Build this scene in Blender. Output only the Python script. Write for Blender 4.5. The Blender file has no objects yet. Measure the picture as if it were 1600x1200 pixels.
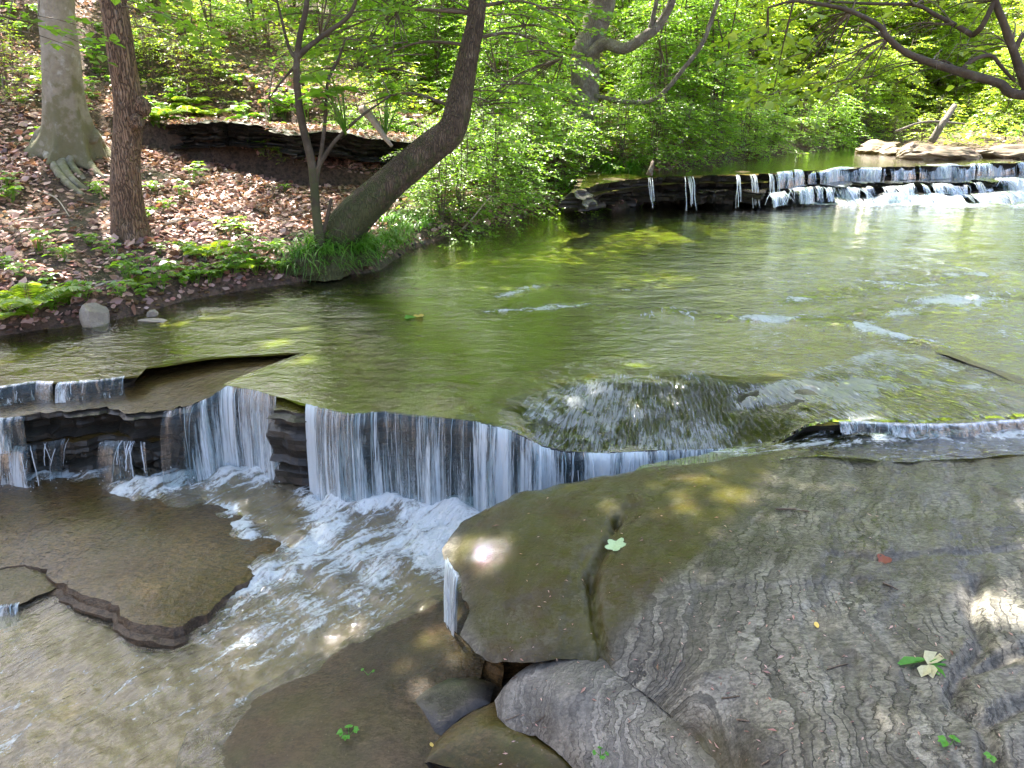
import bpy, math, random
import numpy as np
from mathutils import Vector
from mathutils.geometry import delaunay_2d_cdt
S = bpy.context.scene
COL = S.collection
R = math.radians
# ------------------------------------------------------------------ camera, sky, sun, exposure
PITCH = 21.4
CAMZ = 1.7
cd = bpy.data.cameras.new('camera')
cam = bpy.data.objects.new('camera', cd)
COL.objects.link(cam)
cam.location = (0, 0, CAMZ)
cam.rotation_euler = (R(90 - PITCH), 0, 0)
cd.sensor_width = 36
cd.lens = 27
cd.clip_start = 0.05
cd.clip_end = 600
S.camera = cam
SUN_EL, SUN_AZ = 58.0, -18.0            # azimuth measured from +Y towards +X
w = bpy.data.worlds.new('World')
S.world = w
w.use_nodes = True
sky = w.node_tree.nodes.new('ShaderNodeTexSky')
sky.sky_type = 'NISHITA'
sky.sun_disc = False
sky.dust_density = 4.0
sky.ozone_density = 0.4
sky.sun_elevation = R(SUN_EL)
sky.sun_rotation = R(SUN_AZ)
bg = w.node_tree.nodes['Background']
w.node_tree.links.new(sky.outputs[0], bg.inputs[0])
bg.inputs[1].default_value = 0.105
sl = bpy.data.lights.new('sun', 'SUN')
sl.energy = 5.0
sl.angle = R(0.5)
sl.color = (1.0, 0.93, 0.84)
sun = bpy.data.objects.new('sun', sl)
COL.objects.link(sun)
SUNV = np.array([math.cos(R(SUN_EL)) * math.sin(R(SUN_AZ)), math.cos(R(SUN_EL)) * math.cos(R(SUN_AZ)), math.sin(R(SUN_EL))])
sun.rotation_euler = Vector(SUNV).to_track_quat('Z', 'Y').to_euler()
sun.location = (0, 0, 30)
S.view_settings.view_transform = 'Standard'
S.view_settings.look = 'None'
S.view_settings.gamma = 1
S.view_settings.exposure = 2.85
S.render.engine = 'CYCLES'
S.cycles.use_denoising = True
S.cycles.max_bounces = 7
S.cycles.adaptive_threshold = .025
S.cycles.diffuse_bounces = 4
S.cycles.glossy_bounces = 2
S.cycles.transmission_bounces = 4
S.cycles.transparent_max_bounces = 10
S.cycles.sample_clamp_indirect = 6

# ------------------------------------------------------------------ geometry helpers
FPX = 1200.0
cP, sP = math.cos(R(PITCH)), math.sin(R(PITCH))
def ray(u, v):
    a, b = (u - 800) / FPX, (600 - v) / FPX
    return np.array([a, cP + b * sP, -sP + b * cP])
def px(u, v, z):                                   # the point of height z seen at photo pixel u, v
    d = ray(u, v)
    return np.array([0, 0, CAMZ]) + d * ((z - CAMZ) / d[2])
def pxy(u, v, Y):                                  # the point at forward distance Y seen at u, v
    d = ray(u, v)
    return np.array([0, 0, CAMZ]) + d * (Y / d[1])
def P(lst):                                        # [(u, v, z)] -> world points
    return np.array([px(*q[:3]) for q in lst])

def _h(ix, iy, seed):
    n = (ix.astype(np.int64) * 374761393 + iy.astype(np.int64) * 668265263 + seed * 1442695041) & 0xffffffff
    n = ((n ^ (n >> 13)) * 1274126177) & 0xffffffff
    return ((n ^ (n >> 16)) & 0xffff) / 65535.0
def vnoise(x, y, seed=0):
    x, y = np.asarray(x, float), np.asarray(y, float)
    ix, iy = np.floor(x), np.floor(y)
    fx, fy = x - ix, y - iy
    fx, fy = fx * fx * fx * (fx * (fx * 6 - 15) + 10), fy * fy * fy * (fy * (fy * 6 - 15) + 10)
    a, b, c, d = _h(ix, iy, seed), _h(ix + 1, iy, seed), _h(ix, iy + 1, seed), _h(ix + 1, iy + 1, seed)
    return (a * (1 - fx) + b * fx) * (1 - fy) + (c * (1 - fx) + d * fx) * fy
def fbm(x, y, o=4, seed=0):                        # about -1 .. 1
    s = 0; a = 1.0; t = 0
    for k in range(o):
        s = s + a * (vnoise(x * 2 ** k + 17.3 * k, y * 2 ** k - 9.1 * k, seed + k) - .5) * 2
        t += a; a *= .5
    return s / t
def sm(a, b, x):
    t = np.clip((np.asarray(x, float) - a) / (b - a), 0, 1)
    return t * t * (3 - 2 * t)
def seg_dist(p, line):                             # distance of points to a polyline and the arc length there
    p = np.asarray(p, float)[:, :2]; line = np.asarray(line, float)[:, :2]
    best = np.full(len(p), 1e9); arc = np.zeros(len(p)); acc = 0
    for a, b in zip(line[:-1], line[1:]):
        ab = b - a; L = np.hypot(*ab) + 1e-9
        t = np.clip(((p - a) @ ab) / L ** 2, 0, 1)
        d = np.hypot(*(p - a - t[:, None] * ab).T)
        m = d < best
        best[m] = d[m]; arc[m] = acc + t[m] * L
        acc += L
    return best, arc
def inside(p, poly):
    x, y = np.asarray(p)[:, 0], np.asarray(p)[:, 1]
    r = np.zeros(len(x), bool); n = len(poly)
    for i in range(n):
        x0, y0 = poly[i][:2]; x1, y1 = poly[i - 1][:2]
        if y0 == y1: continue
        c = ((y0 > y) != (y1 > y)) & (x < (x1 - x0) * (y - y0) / (y1 - y0) + x0)
        r ^= c
    return r
def rbf(pts, lam=1e-4):                            # smooth height through scattered x, y, z
    pts = np.asarray(pts, float); c = pts[:, :2]; n = len(c)
    K = np.hypot(c[:, None, 0] - c[None, :, 0], c[:, None, 1] - c[None, :, 1]) - lam * np.eye(n)
    A = np.zeros((n + 3, n + 3)); A[:n, :n] = K
    A[:n, n] = 1; A[:n, n + 1:] = c; A[n, :n] = 1; A[n + 1:, :n] = c.T
    s = np.linalg.lstsq(A, np.r_[pts[:, 2], 0, 0, 0], rcond=None)[0]
    def f(x, y):
        o = np.zeros(len(x))
        for i in range(0, len(x), 5000):
            q = np.c_[x[i:i + 5000], y[i:i + 5000]]
            k = np.hypot(q[:, None, 0] - c[None, :, 0], q[:, None, 1] - c[None, :, 1])
            o[i:i + 5000] = k @ s[:n] + s[n] + q @ s[n + 1:]
        return o
    return f
def resample(line, step, closed=False):
    line = np.asarray(line, float)
    if closed: line = np.vstack([line, line[:1]])
    out = []
    for a, b in zip(line[:-1], line[1:]):
        n = max(1, int(round(np.hypot(*(b - a)[:2]) / step)))
        for k in range(n): out.append(a + (b - a) * k / n)
    if not closed: out.append(line[-1])
    return np.array(out)
def catmull(p, n):
    p = np.asarray(p, float); q = np.vstack([2 * p[0] - p[1], p, 2 * p[-1] - p[-2]]); out = []
    for i in range(1, len(q) - 2):
        for k in range(n):
            t = k / n
            out.append(.5 * (2 * q[i] + (q[i + 1] - q[i - 1]) * t + (2 * q[i - 1] - 5 * q[i] + 4 * q[i + 1] - q[i + 2]) * t ** 2
                             + (3 * q[i] - q[i - 1] - 3 * q[i + 1] + q[i + 2]) * t ** 3))
    out.append(q[-2])
    return np.array(out)

class MB:                                          # collects vertices and faces for ONE mesh
    def __init__(s): s.v = []; s.f = []; s.n = 0; s.a = {}; s.m = []; s.uv = []
    def add(s, V, F, mat=0, uv=None, flat=False, **attr):
        V = np.asarray(V, float).reshape(-1, 3)
        s.v.append(V)
        for fa in F:
            fa = np.asarray(fa, int)
            if len(fa): s.f.append((fa + s.n, mat, flat))
        for k, x in attr.items(): s.a.setdefault(k, []).append((s.n, np.broadcast_to(np.asarray(x, float), (len(V),))))
        if uv is not None: s.uv.append((s.n, uv))
        s.n += len(V)
    def build(s, name, mats, parent=None, smooth=True, origin=None):
        V = np.vstack(s.v) if s.v else np.zeros((0, 3))
        o = np.zeros(3) if origin is None else np.asarray(origin, float)
        me = bpy.data.meshes.new(name)
        me.vertices.add(len(V)); me.vertices.foreach_set('co', (V - o).astype(np.float32).ravel())
        ls = [np.full(len(f), f.shape[1]) for f, m, q in s.f]; ms = [np.full(len(f), m) for f, m, q in s.f]; sh = np.concatenate([np.full(len(f), bool(smooth) and not q) for f, m, q in s.f])
        loops = np.concatenate([f.ravel() for f, m, q in s.f]); ls = np.concatenate(ls); ms = np.concatenate(ms)
        me.loops.add(len(loops)); me.loops.foreach_set('vertex_index', loops.astype(np.int32))
        me.polygons.add(len(ls))
        me.polygons.foreach_set('loop_start', np.r_[0, np.cumsum(ls)[:-1]].astype(np.int32))
        me.polygons.foreach_set('material_index', ms.astype(np.int32))
        me.polygons.foreach_set('use_smooth', sh)
        for k, lst in s.a.items():
            at = me.attributes.new(k, 'FLOAT', 'POINT'); arr = np.zeros(len(V), np.float32)
            for st, x in lst: arr[st:st + len(x)] = x
            at.data.foreach_set('value', arr)
        if s.uv:
            arr = np.zeros((len(V), 2), np.float32)
            for st, x in s.uv: arr[st:st + len(x)] = x
            ul = me.uv_layers.new(name='UVMap'); ul.data.foreach_set('uv', arr[loops].ravel())
        me.update(calc_edges=True); me.validate()
        for m in (mats if isinstance(mats, (list, tuple)) else [mats]): me.materials.append(m)
        ob = bpy.data.objects.new(name, me); COL.objects.link(ob)
        if parent is not None:
            ob.parent = parent
            o = o - np.array(parent.location)
        ob.location = o
        return ob
def tag(o, label, cat, group=None, kind=None):
    if label: o['label'] = label
    if cat: o['category'] = cat
    if group: o['group'] = group
    if kind: o['kind'] = kind
    return o
def setting(o, kind='structure', label=None):
    o['kind'] = kind
    if label: o['label'] = label
    return o
def thing(name, loc, label, cat, group=None):
    o = bpy.data.objects.new(name, None); COL.objects.link(o); o.location = tuple(loc)
    o.empty_display_size = .1
    return tag(o, label, cat, group)
def dup(o, loc, rz=0., sc=1., label=None, group=None):
    c = o.copy(); COL.objects.link(c); c.location = tuple(loc); c.rotation_euler = (0, 0, rz); c.scale = (sc, sc, sc)
    if label: c['label'] = label
    if group: c['group'] = group
    for ch in list(o.children):
        d = ch.copy(); COL.objects.link(d); d.parent = c
    return c
def tube_vf(path, rad, ns=8, cap=True, rfun=None):
    path = np.asarray(path, float); n = len(path); rad = np.broadcast_to(np.asarray(rad, float), (n,))
    T = np.gradient(path, axis=0); T /= np.linalg.norm(T, axis=1)[:, None] + 1e-9
    ref = np.array([1., 0, 0]) if abs(T[0][0]) < .8 else np.array([0, 1., 0])
    ang = np.arange(ns) * 2 * np.pi / ns
    V = np.zeros((n, ns, 3)); u = ref
    for i in range(n):
        u = u - T[i] * (u @ T[i]); u /= np.linalg.norm(u) + 1e-9
        b = np.cross(T[i], u)
        r = rad[i] * (rfun(i / (n - 1), ang, path[i]) if rfun else 1)
        V[i] = path[i] + (np.cos(ang) * r)[:, None] * u + (np.sin(ang) * r)[:, None] * b
    i, j = np.meshgrid(np.arange(n - 1), np.arange(ns), indexing='ij'); k = (j + 1) % ns
    F = np.stack([i * ns + j, i * ns + k, (i + 1) * ns + k, (i + 1) * ns + j], -1).reshape(-1, 4)
    V = V.reshape(-1, 3); Fs = [F]
    if cap:
        V = np.vstack([V, path[0], path[-1]]); a = np.arange(ns); b = (a + 1) % ns
        Fs.append(np.r_[np.c_[b, a, np.full(ns, n * ns)], np.c_[(n - 1) * ns + a, (n - 1) * ns + b, np.full(ns, n * ns + 1)]])
    return V, Fs
def fill(poly, spacing, rng, ymul=True):           # triangulated region with graded interior points
    poly = np.asarray(poly, float)[:, :2]
    x0, y0 = poly.min(0); x1, y1 = poly.max(0)
    pts = []; y = y0; k = 0
    while y < y1:
        s = spacing * (max(y, 1.) if ymul else 1.)
        xs = np.arange(x0 + (k % 2) * s / 2, x1, s)
        pts.append(np.c_[xs + rng.uniform(-.18, .18, len(xs)) * s, y + rng.uniform(-.18, .18, len(xs)) * s]); y += s * .87; k += 1
    pts = np.vstack(pts); pts = pts[inside(pts, poly)]
    d, _ = seg_dist(pts, np.vstack([poly, poly[:1]]))
    pts = pts[d > spacing * .45 * (np.maximum(pts[:, 1], 1.) if ymul else 1.)]
    allp = np.vstack([poly, pts]); n = len(poly)
    r = delaunay_2d_cdt([Vector(q) for q in allp], [(i, (i + 1) % n) for i in range(n)], [], 1, 1e-6)
    V = np.array([tuple(q) for q in r[0]]); F = np.array([f for f in r[2] if len(f) == 3])
    a, b, c = V[F[:, 0]], V[F[:, 1]], V[F[:, 2]]
    fl = ((b - a)[:, 0] * (c - a)[:, 1] - (b - a)[:, 1] * (c - a)[:, 0]) < 0
    F[fl] = F[fl][:, ::-1]
    return V, F
# ------------------------------------------------------------------ materials
class NT:
    def __init__(s, name):
        s.m = bpy.data.materials.new(name); s.m.use_nodes = True; s.t = s.m.node_tree; s.t.nodes.clear()
        s.out = s.t.nodes.new('ShaderNodeOutputMaterial')
    def n(s, typ, ins=None, **props):
        nd = s.t.nodes.new('ShaderNode' + typ)
        for k, v in props.items(): setattr(nd, k, v)
        for k, v in (ins or {}).items():
            if hasattr(v, 'is_output'): s.t.links.new(v, nd.inputs[k])
            elif v is not None: nd.inputs[k].default_value = v
        return nd
    def math(s, op, a, b=None, c=None, clamp=False):
        nd = s.n('Math', {0: a, 1: b, 2: c}, operation=op, use_clamp=clamp); return nd.outputs[0]
    def mixc(s, f, a, b, mode='MIX'):
        nd = s.n('Mix', {0: f, 6: a, 7: b}, data_type='RGBA', blend_type=mode); return nd.outputs[2]
    def mixf(s, f, a, b):
        nd = s.n('Mix', {0: f, 2: a, 3: b}, data_type='FLOAT'); return nd.outputs[0]
    def noise(s, vec, scale, detail=3, rough=.55, dist=0.):
        return s.n('TexNoise', {'Vector': vec, 'Scale': scale, 'Detail': detail, 'Roughness': rough, 'Distortion': dist}).outputs[0]
    def ramp(s, f, stops, interp='LINEAR'):
        nd = s.n('ValToRGB', {0: f}); cr = nd.color_ramp; cr.interpolation = interp
        while len(cr.elements) < len(stops): cr.elements.new(.5)
        for e, (p, c) in zip(cr.elements, stops):
            e.position = p; e.color = (c, c, c, 1) if isinstance(c, (int, float)) else (*c, 1)
        return nd.outputs[0]
    def sstep(s, f, a, b):
        nd = s.n('MapRange', {0: f, 1: a, 2: b, 3: 0., 4: 1.}, interpolation_type='SMOOTHSTEP'); return nd.outputs[0]
    def attr(s, name): return s.n('Attribute', attribute_name=name).outputs['Fac']
    def pos(s): return s.n('NewGeometry').outputs['Position']
    def scale(s, vec, sc, rot=(0, 0, 0)): return s.n('Mapping', {'Vector': vec, 'Scale': sc, 'Rotation': rot}).outputs[0]
    def bump(s, h, strength, dist, normal=None):
        return s.n('Bump', {'Height': h, 'Strength': strength, 'Distance': dist, 'Normal': normal}).outputs[0]
    def end(s, sh, disp=None):
        s.t.links.new(sh, s.out.inputs[0]); return s.m
def C4(c): return (*c, 1)

def rock_mat(name, colA, colB, moss=(.07, .085, .02), lam_n=18., lam_amt=1., film=.35, bump=.012, mott=0., band=0.):
    """layered shale; attributes: wet (water film), moss (algae), lam (bedding coordinate in metres), lit (line density)"""
    t = NT(name); p = t.pos()
    wet, mo, lam = t.attr('wet'), t.attr('moss'), t.attr('lam')
    n1 = t.noise(p, 3.2, 5, .6); n2 = t.noise(p, 14, 5, .65); n3 = t.noise(p, 70, 3, .6)
    # bedding lines: contour lines of a wandering field
    wob = t.math('ADD', t.math('MULTIPLY_ADD', t.noise(p, 7, 4, .62), .15, -.075), t.math('MULTIPLY_ADD', t.noise(p, 2.3, 2, .5), .3, -.15))
    wob2 = t.math('MULTIPLY_ADD', t.noise(p, 38, 3, .6), .044, -.022)
    L = t.math('ADD', t.math('ADD', lam, wob), wob2)
    def lines(n, w0, w1):
        q = t.math('MULTIPLY', L, n)
        fr = t.math('FRACT', q); cell = t.math('FLOOR', q)
        wn = t.n('TexWhiteNoise', {'W': cell}, noise_dimensions='1D').outputs[0]
        edge = t.math('MINIMUM', fr, t.math('SUBTRACT', 1., fr))
        wd = t.math('MULTIPLY_ADD', t.noise(p, 9, 2), w1, w0 - w1 * .35)
        return t.sstep(t.math('DIVIDE', edge, wd), 1.15, .35), wn, fr
    l1, w1, f1 = lines(lam_n, .07, .16)
    l2, w2, f2 = lines(lam_n * 3.7, .12, .34)
    m1 = t.sstep(t.noise(p, 2.6, 2), .38, .56); m2 = t.sstep(t.noise(p, 5.3, 3), .42, .62)
    l1 = t.math('MULTIPLY', l1, t.math('MULTIPLY_ADD', m1, .75, .25)); l2 = t.math('MULTIPLY', l2, m2)
    nomo = t.math('MULTIPLY_ADD', mo, -.75, 1., clamp=True)
    ln = t.math('MULTIPLY', t.math('MULTIPLY', t.math('MAXIMUM', l1, t.math('MULTIPLY', l2, .45)), lam_amt), nomo)
    base = t.mixc(t.sstep(n1, .35, .68), C4(colA), C4(colB))
    tone = t.math('MULTIPLY_ADD', t.math('ADD', w1, w2), .24 * lam_amt, 1. - .24 * lam_amt)
    tone = t.math('MULTIPLY', tone, t.math('MULTIPLY_ADD', n2, .7, .65))
    tone = t.math('MULTIPLY', tone, t.math('MULTIPLY_ADD', n3, .5, .75))
    if band:                                       # alternate beds: pale dry-topped laminae against dark wet ones
        bw = t.math('MULTIPLY', t.sstep(t.math('MULTIPLY_ADD', t.noise(p, 11, 4, .65), 1.3, t.math('MULTIPLY_ADD', w1, .55, t.math('MULTIPLY', w2, .25))), .85, 1.2), t.math('MULTIPLY_ADD', t.sstep(t.noise(p, 4.2, 3, .6), .36, .52), .7, .3))
        tone = t.math('MULTIPLY', tone, t.math('MULTIPLY_ADD', bw, band, 1. - band * .62))
    base = t.mixc(1., base, t.n('CombineColor', {0: tone, 1: tone, 2: tone}).outputs[0], 'MULTIPLY')
    if mott:  # silt-like flow streaks, with refracted ripple light painted into the base colour
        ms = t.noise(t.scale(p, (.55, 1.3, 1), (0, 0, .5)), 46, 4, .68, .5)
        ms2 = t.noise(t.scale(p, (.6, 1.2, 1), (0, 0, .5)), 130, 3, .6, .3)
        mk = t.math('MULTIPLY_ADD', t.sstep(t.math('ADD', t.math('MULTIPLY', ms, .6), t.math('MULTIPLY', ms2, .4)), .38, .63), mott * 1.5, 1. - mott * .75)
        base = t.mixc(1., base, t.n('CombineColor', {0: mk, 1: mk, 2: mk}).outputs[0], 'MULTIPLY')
    base = t.mixc(t.math('MULTIPLY', ln, .85), base, C4((.018, .017, .015)))
    mfac = t.math('MULTIPLY', mo, t.math('MULTIPLY_ADD', t.sstep(n2, .3, .65), .35, .65), clamp=True)
    mcol = t.mixc(t.sstep(t.noise(p, 6, 4), .4, .65), C4(moss), C4((.055, .036, .010)))
    base = t.mixc(mfac, base, mcol)
    base = t.mixc(t.sstep(n3, .66, .74), base, C4((.15, .12, .075)))
    dark = t.math('MULTIPLY_ADD', wet, -.42, 1.)
    base = t.mixc(1., base, t.n('CombineColor', {0: dark, 1: dark, 2: dark}).outputs[0], 'MULTIPLY')
    rough = t.mixf(wet, .62, .28)
    h = t.math('ADD', t.math('MULTIPLY', n2, .55), t.math('MULTIPLY', n3, .22))
    h = t.math('SUBTRACT', h, t.math('MULTIPLY', ln, .38))
    h = t.math('ADD', h, t.math('MULTIPLY', t.math('ADD', w1, t.math('MULTIPLY', w2, .4)), .12 * lam_amt))
    bn = t.bump(h, .8, bump)
    r1 = t.noise(t.scale(p, (1, .6, 1)), 20, 3, .6, .6); r2 = t.noise(t.scale(p, (.6, 1.2, 1), (0, 0, .4)), 80, 3, .6, .5)
    cn = t.bump(t.math('ADD', r1, t.math('MULTIPLY', r2, .42)), 1., .0105 * film, None)
    pr = t.n('BsdfPrincipled', {'Base Color': base, 'Roughness': rough, 'Normal': bn, 'Coat Weight': wet, 'Coat Roughness': .04,
                                'Coat IOR': 1.34, 'Coat Normal': cn, 'Specular IOR Level': t.math('MULTIPLY_ADD', wet, -.34, .36)})
    return t.end(pr.outputs[0])

def water_mat(name, tint, r1=5., r2=19., amt=.5, murk=None, flow=False):
    """thin clear water over a real bed; attributes: rip (ripple height), foam (white water), sheet (fast streaked film)"""
    t = NT(name); p = t.pos()
    rip, foam, sheet = t.attr('rip'), t.attr('foam'), t.attr('sheet')
    fl = t.n('UVMap', uv_map='UVMap').outputs[0]                    # flow coordinates in metres (across, along)
    a = t.noise(t.scale(p, (.55, 1.15, 1), (0, 0, .25)), r1, 4, .55, .7)
    b = t.noise(t.scale(p, (.8, 1.3, 1), (0, 0, -.2)), r2, 3, .55, 1.0)
    c = t.noise(t.scale(fl, (110, 9, 1)), 1., 3, .6, .5)
    b2 = t.noise(t.scale(p, (.7, 1.4, 1), (0, 0, .1)), r2 * 3.2, 2, .5, .6)
    h = t.math('ADD', t.math('MULTIPLY', a, .8), t.math('ADD', t.math('MULTIPLY', b, .36), t.math('MULTIPLY', b2, .07)))
    if flow: h = t.math('ADD', t.math('MULTIPLY', t.noise(t.scale(fl, (16, 4, 1)), 1., 4, .6, .8), .8), t.math('MULTIPLY', t.noise(t.scale(fl, (70, 16, 1)), 1., 3, .6, .5), .3))
    h = t.mixf(sheet, h, t.math('MULTIPLY', c, .34))
    nrm = t.bump(h, 1., t.math('MULTIPLY', rip, amt * .1))
    fr = t.n('Fresnel', {'IOR': 1.33, 'Normal': nrm}).outputs[0]
    fr = t.math('MULTIPLY_ADD', fr, 1.55, .01, clamp=True)
    gl = t.n('BsdfGlossy', {'Color': (1, 1, 1, 1), 'Roughness': .05, 'Normal': nrm})
    tr = t.n('BsdfTransparent', {'Color': C4(tint)})
    body = tr.outputs[0]
    if murk:
        df = t.n('BsdfDiffuse', {'Color': C4(murk[0])})
        body = t.n('MixShader', {0: murk[1], 1: body, 2: df.outputs[0]}).outputs[0]
    wtr = t.n('MixShader', {0: fr, 1: body, 2: gl.outputs[0]})
    f1 = t.noise(t.scale(fl, (13, 5.0, 1)), 1., 5, .68, 1.1); f2 = t.noise(p, 45, 4, .65)
    fs = t.math('ADD', t.math('MULTIPLY', t.noise(t.scale(fl, (150, 8, 1)), 1., 4, .65, 1.2), .6), t.math('MULTIPLY', t.noise(p, 9, 3, .6), .4))
    fn = t.mixf(sheet, t.math('ADD', t.math('MULTIPLY', f1, .72), t.math('MULTIPLY', f2, .28)), fs)
    fn = t.math('MULTIPLY_ADD', fn, 1.7, -.35)
    fac = t.math('MULTIPLY', t.sstep(t.math('ADD', fn, t.math('MULTIPLY', foam, .62)), .72, 1.02), .95)
    fac = t.math('MULTIPLY', fac, t.sstep(foam, .0, .12))
    fac = t.math('MULTIPLY', fac, t.math('MULTIPLY_ADD', sheet, -.6, 1.))
    fb = t.bump(fn, 1., .05)
    fd = t.n('BsdfPrincipled', {'Base Color': (.58, .64, .66, 1), 'Roughness': .35, 'Normal': fb})
    return t.end(t.n('MixShader', {0: fac, 1: wtr.outputs[0], 2: fd.outputs[0]}).outputs[0])

def fall_mat(name, dens=.5, body=.06):
    """falling water: white streaks in a thin glossy sheet, gaps between; UV = metres across / down"""
    t = NT(name); uv = t.n('UVMap', uv_map='UVMap').outputs[0]; d = t.attr('dens')
    s1 = t.noise(t.scale(uv, (46, 1.5, 1)), 1., 4, .66, .9)
    s2 = t.noise(t.scale(uv, (15, .8, 1)), 1., 2, .5, .3)
    s3 = t.noise(t.scale(uv, (190, 11, 1)), 1., 2, .55, .3)
    f = t.math('ADD', t.math('ADD', t.math('MULTIPLY', s1, .62), t.math('MULTIPLY', s2, .3)), t.math('MULTIPLY', s3, .14))
    f = t.math('ADD', f, t.math('MULTIPLY_ADD', d, .56, -.28))
    f = t.math('ADD', f, t.math('MULTIPLY_ADD', t.n('SeparateXYZ', {0: uv}).outputs[1], .16, -.03))
    a = t.math('MULTIPLY', t.sstep(f, .50, .69), .93)
    nrm = t.bump(f, .8, .02)
    wh = t.n('BsdfPrincipled', {'Base Color': (.62, .70, .74, 1), 'Roughness': .22, 'Normal': nrm, 'Specular IOR Level': .7}).outputs[0]
    trl = t.n('BsdfTranslucent', {'Color': (.7, .8, .86, 1)}).outputs[0]
    wh = t.n('MixShader', {0: .3, 1: wh, 2: trl}).outputs[0]
    fr = t.n('Fresnel', {'IOR': 1.33, 'Normal': nrm}).outputs[0]
    gl = t.n('BsdfGlossy', {'Roughness': .08, 'Normal': nrm}).outputs[0]
    cl = t.n('MixShader', {0: t.math('MULTIPLY_ADD', fr, .8, .0, clamp=True), 1: t.n('BsdfTransparent', {'Color': (.74, .82, .84, 1)}).outputs[0], 2: gl}).outputs[0]
    cl = t.n('MixShader', {0: body, 1: cl, 2: t.n('BsdfDiffuse', {'Color': (.22, .30, .34, 1)}).outputs[0]}).outputs[0]
    return t.end(t.n('MixShader', {0: a, 1: cl, 2: wh}).outputs[0])

def leaf_mat(name, cols, trans=.55, tcol=(.42, .72, .05), gloss=.06):
    t = NT(name); r = t.attr('rnd')
    n = len(cols)
    c = t.ramp(r, [(i / (n - 1), k) for i, k in enumerate(cols)])
    df = t.n('BsdfDiffuse', {'Color': c}).outputs[0]
    tc = t.mixc(.5, t.mixc(1., c, (2.6, 2.6, 1.4, 1), 'MULTIPLY'), C4(tcol))
    tr = t.n('BsdfTranslucent', {'Color': tc}).outputs[0]
    m = t.n('MixShader', {0: trans, 1: df, 2: tr}).outputs[0]
    gl = t.n('BsdfGlossy', {'Color': (1, 1, 1, 1), 'Roughness': .38}).outputs[0]
    return t.end(t.n('MixShader', {0: gloss, 1: m, 2: gl}).outputs[0])

def bark_mat(name, colA, colB, moss=(.06, .085, .02), furrow=0., mossamt=.4, patch=(.3, .3, .27)):
    t = NT(name); p = t.pos(); mo = t.attr('moss')
    n1 = t.noise(p, 4.5, 4, .6); n2 = t.noise(p, 26, 4, .65)
    st = t.scale(p, (1, 1, .09))
    v = t.n('TexVoronoi', {'Vector': t.n('VectorMath', {0: st, 1: t.n('VectorMath', {0: t.n('TexNoise', {'Vector': p, 'Scale': 7., 'Detail': 2}).outputs[1], 1: (.05, .05, .05)}, operation='MULTIPLY').outputs[0]}, operation='ADD').outputs[0],
                           'Scale': 58.}, feature='DISTANCE_TO_EDGE').outputs[0]
    fur = t.sstep(v, .0, .16)
    base = t.mixc(t.sstep(n1, .35, .65), C4(colA), C4(colB))
    base = t.mixc(t.math('MULTIPLY', t.math('SUBTRACT', 1., fur), furrow), base, C4((.02, .016, .012)))
    base = t.mixc(t.math('MULTIPLY', t.sstep(t.noise(p, 9, 4, .7), .55, .66), .6 * (1 - furrow)), base, C4(patch))
    k = t.math('MULTIPLY_ADD', n2, .8, .6)
    base = t.mixc(1., base, t.n('CombineColor', {0: k, 1: k, 2: k}).outputs[0], 'MULTIPLY')
    mf = t.math('MULTIPLY', t.sstep(t.math('ADD', t.noise(p, 6.5, 4, .65), t.math('MULTIPLY_ADD', mo, .5, -.25)), .45, .62), mossamt)
    base = t.mixc(mf, base, C4(moss))
    h = t.math('ADD', t.math('MULTIPLY', fur, furrow), t.math('MULTIPLY', n2, .35))
    pr = t.n('BsdfPrincipled', {'Base Color': base, 'Roughness': .85, 'Normal': t.bump(h, 1., .035)})
    return t.end(pr.outputs[0])

M = {}
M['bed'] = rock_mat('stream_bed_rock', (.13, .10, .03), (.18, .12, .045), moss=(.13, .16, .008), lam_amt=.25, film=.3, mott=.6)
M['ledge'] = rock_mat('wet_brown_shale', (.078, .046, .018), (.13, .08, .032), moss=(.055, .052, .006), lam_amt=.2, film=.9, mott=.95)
M['dark'] = rock_mat('dark_wet_shale', (.028, .027, .026), (.052, .048, .044), moss=(.04, .05, .015), lam_amt=.8, film=.5)
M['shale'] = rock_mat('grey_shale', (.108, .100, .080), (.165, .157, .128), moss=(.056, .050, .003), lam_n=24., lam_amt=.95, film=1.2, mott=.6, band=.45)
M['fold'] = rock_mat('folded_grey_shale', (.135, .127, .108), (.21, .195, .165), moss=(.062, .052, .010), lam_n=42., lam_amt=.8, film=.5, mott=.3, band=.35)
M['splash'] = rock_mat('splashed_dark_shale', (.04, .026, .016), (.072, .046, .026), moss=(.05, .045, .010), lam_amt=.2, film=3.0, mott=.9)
M['rock'] = rock_mat('bank_stone', (.22, .19, .16), (.30, .27, .22), lam_amt=.15, film=.2, bump=.02)
M['far_rock'] = rock_mat('far_layered_rock', (.09, .06, .045), (.16, .11, .085), moss=(.10, .10, .03), lam_amt=.3, film=.3)
M['pool'] = water_mat('pool_water', (.76, .87, .40), amt=.45)
M['lower'] = water_mat('fast_water', (.80, .80, .66), r1=7, amt=.35, flow=True, murk=((.30, .255, .17), .2))
M['fall'] = fall_mat('falling_water')
t = NT('water_strand')
t.a = t.n('BsdfPrincipled', {'Base Color': (.68, .75, .8, 1), 'Roughness': .12, 'Specular IOR Level': .8}).outputs[0]
t.b = t.n('BsdfTransparent', {'Color': (.9, .95, 1, 1)}).outputs[0]
M['strand'] = t.end(t.n('MixShader', {0: .5, 1: t.b, 2: t.a}).outputs[0])
M['leaf'] = leaf_mat('fresh_leaves', [(.055, .125, .010), (.085, .18, .012), (.11, .22, .016), (.19, .28, .025)])
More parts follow.
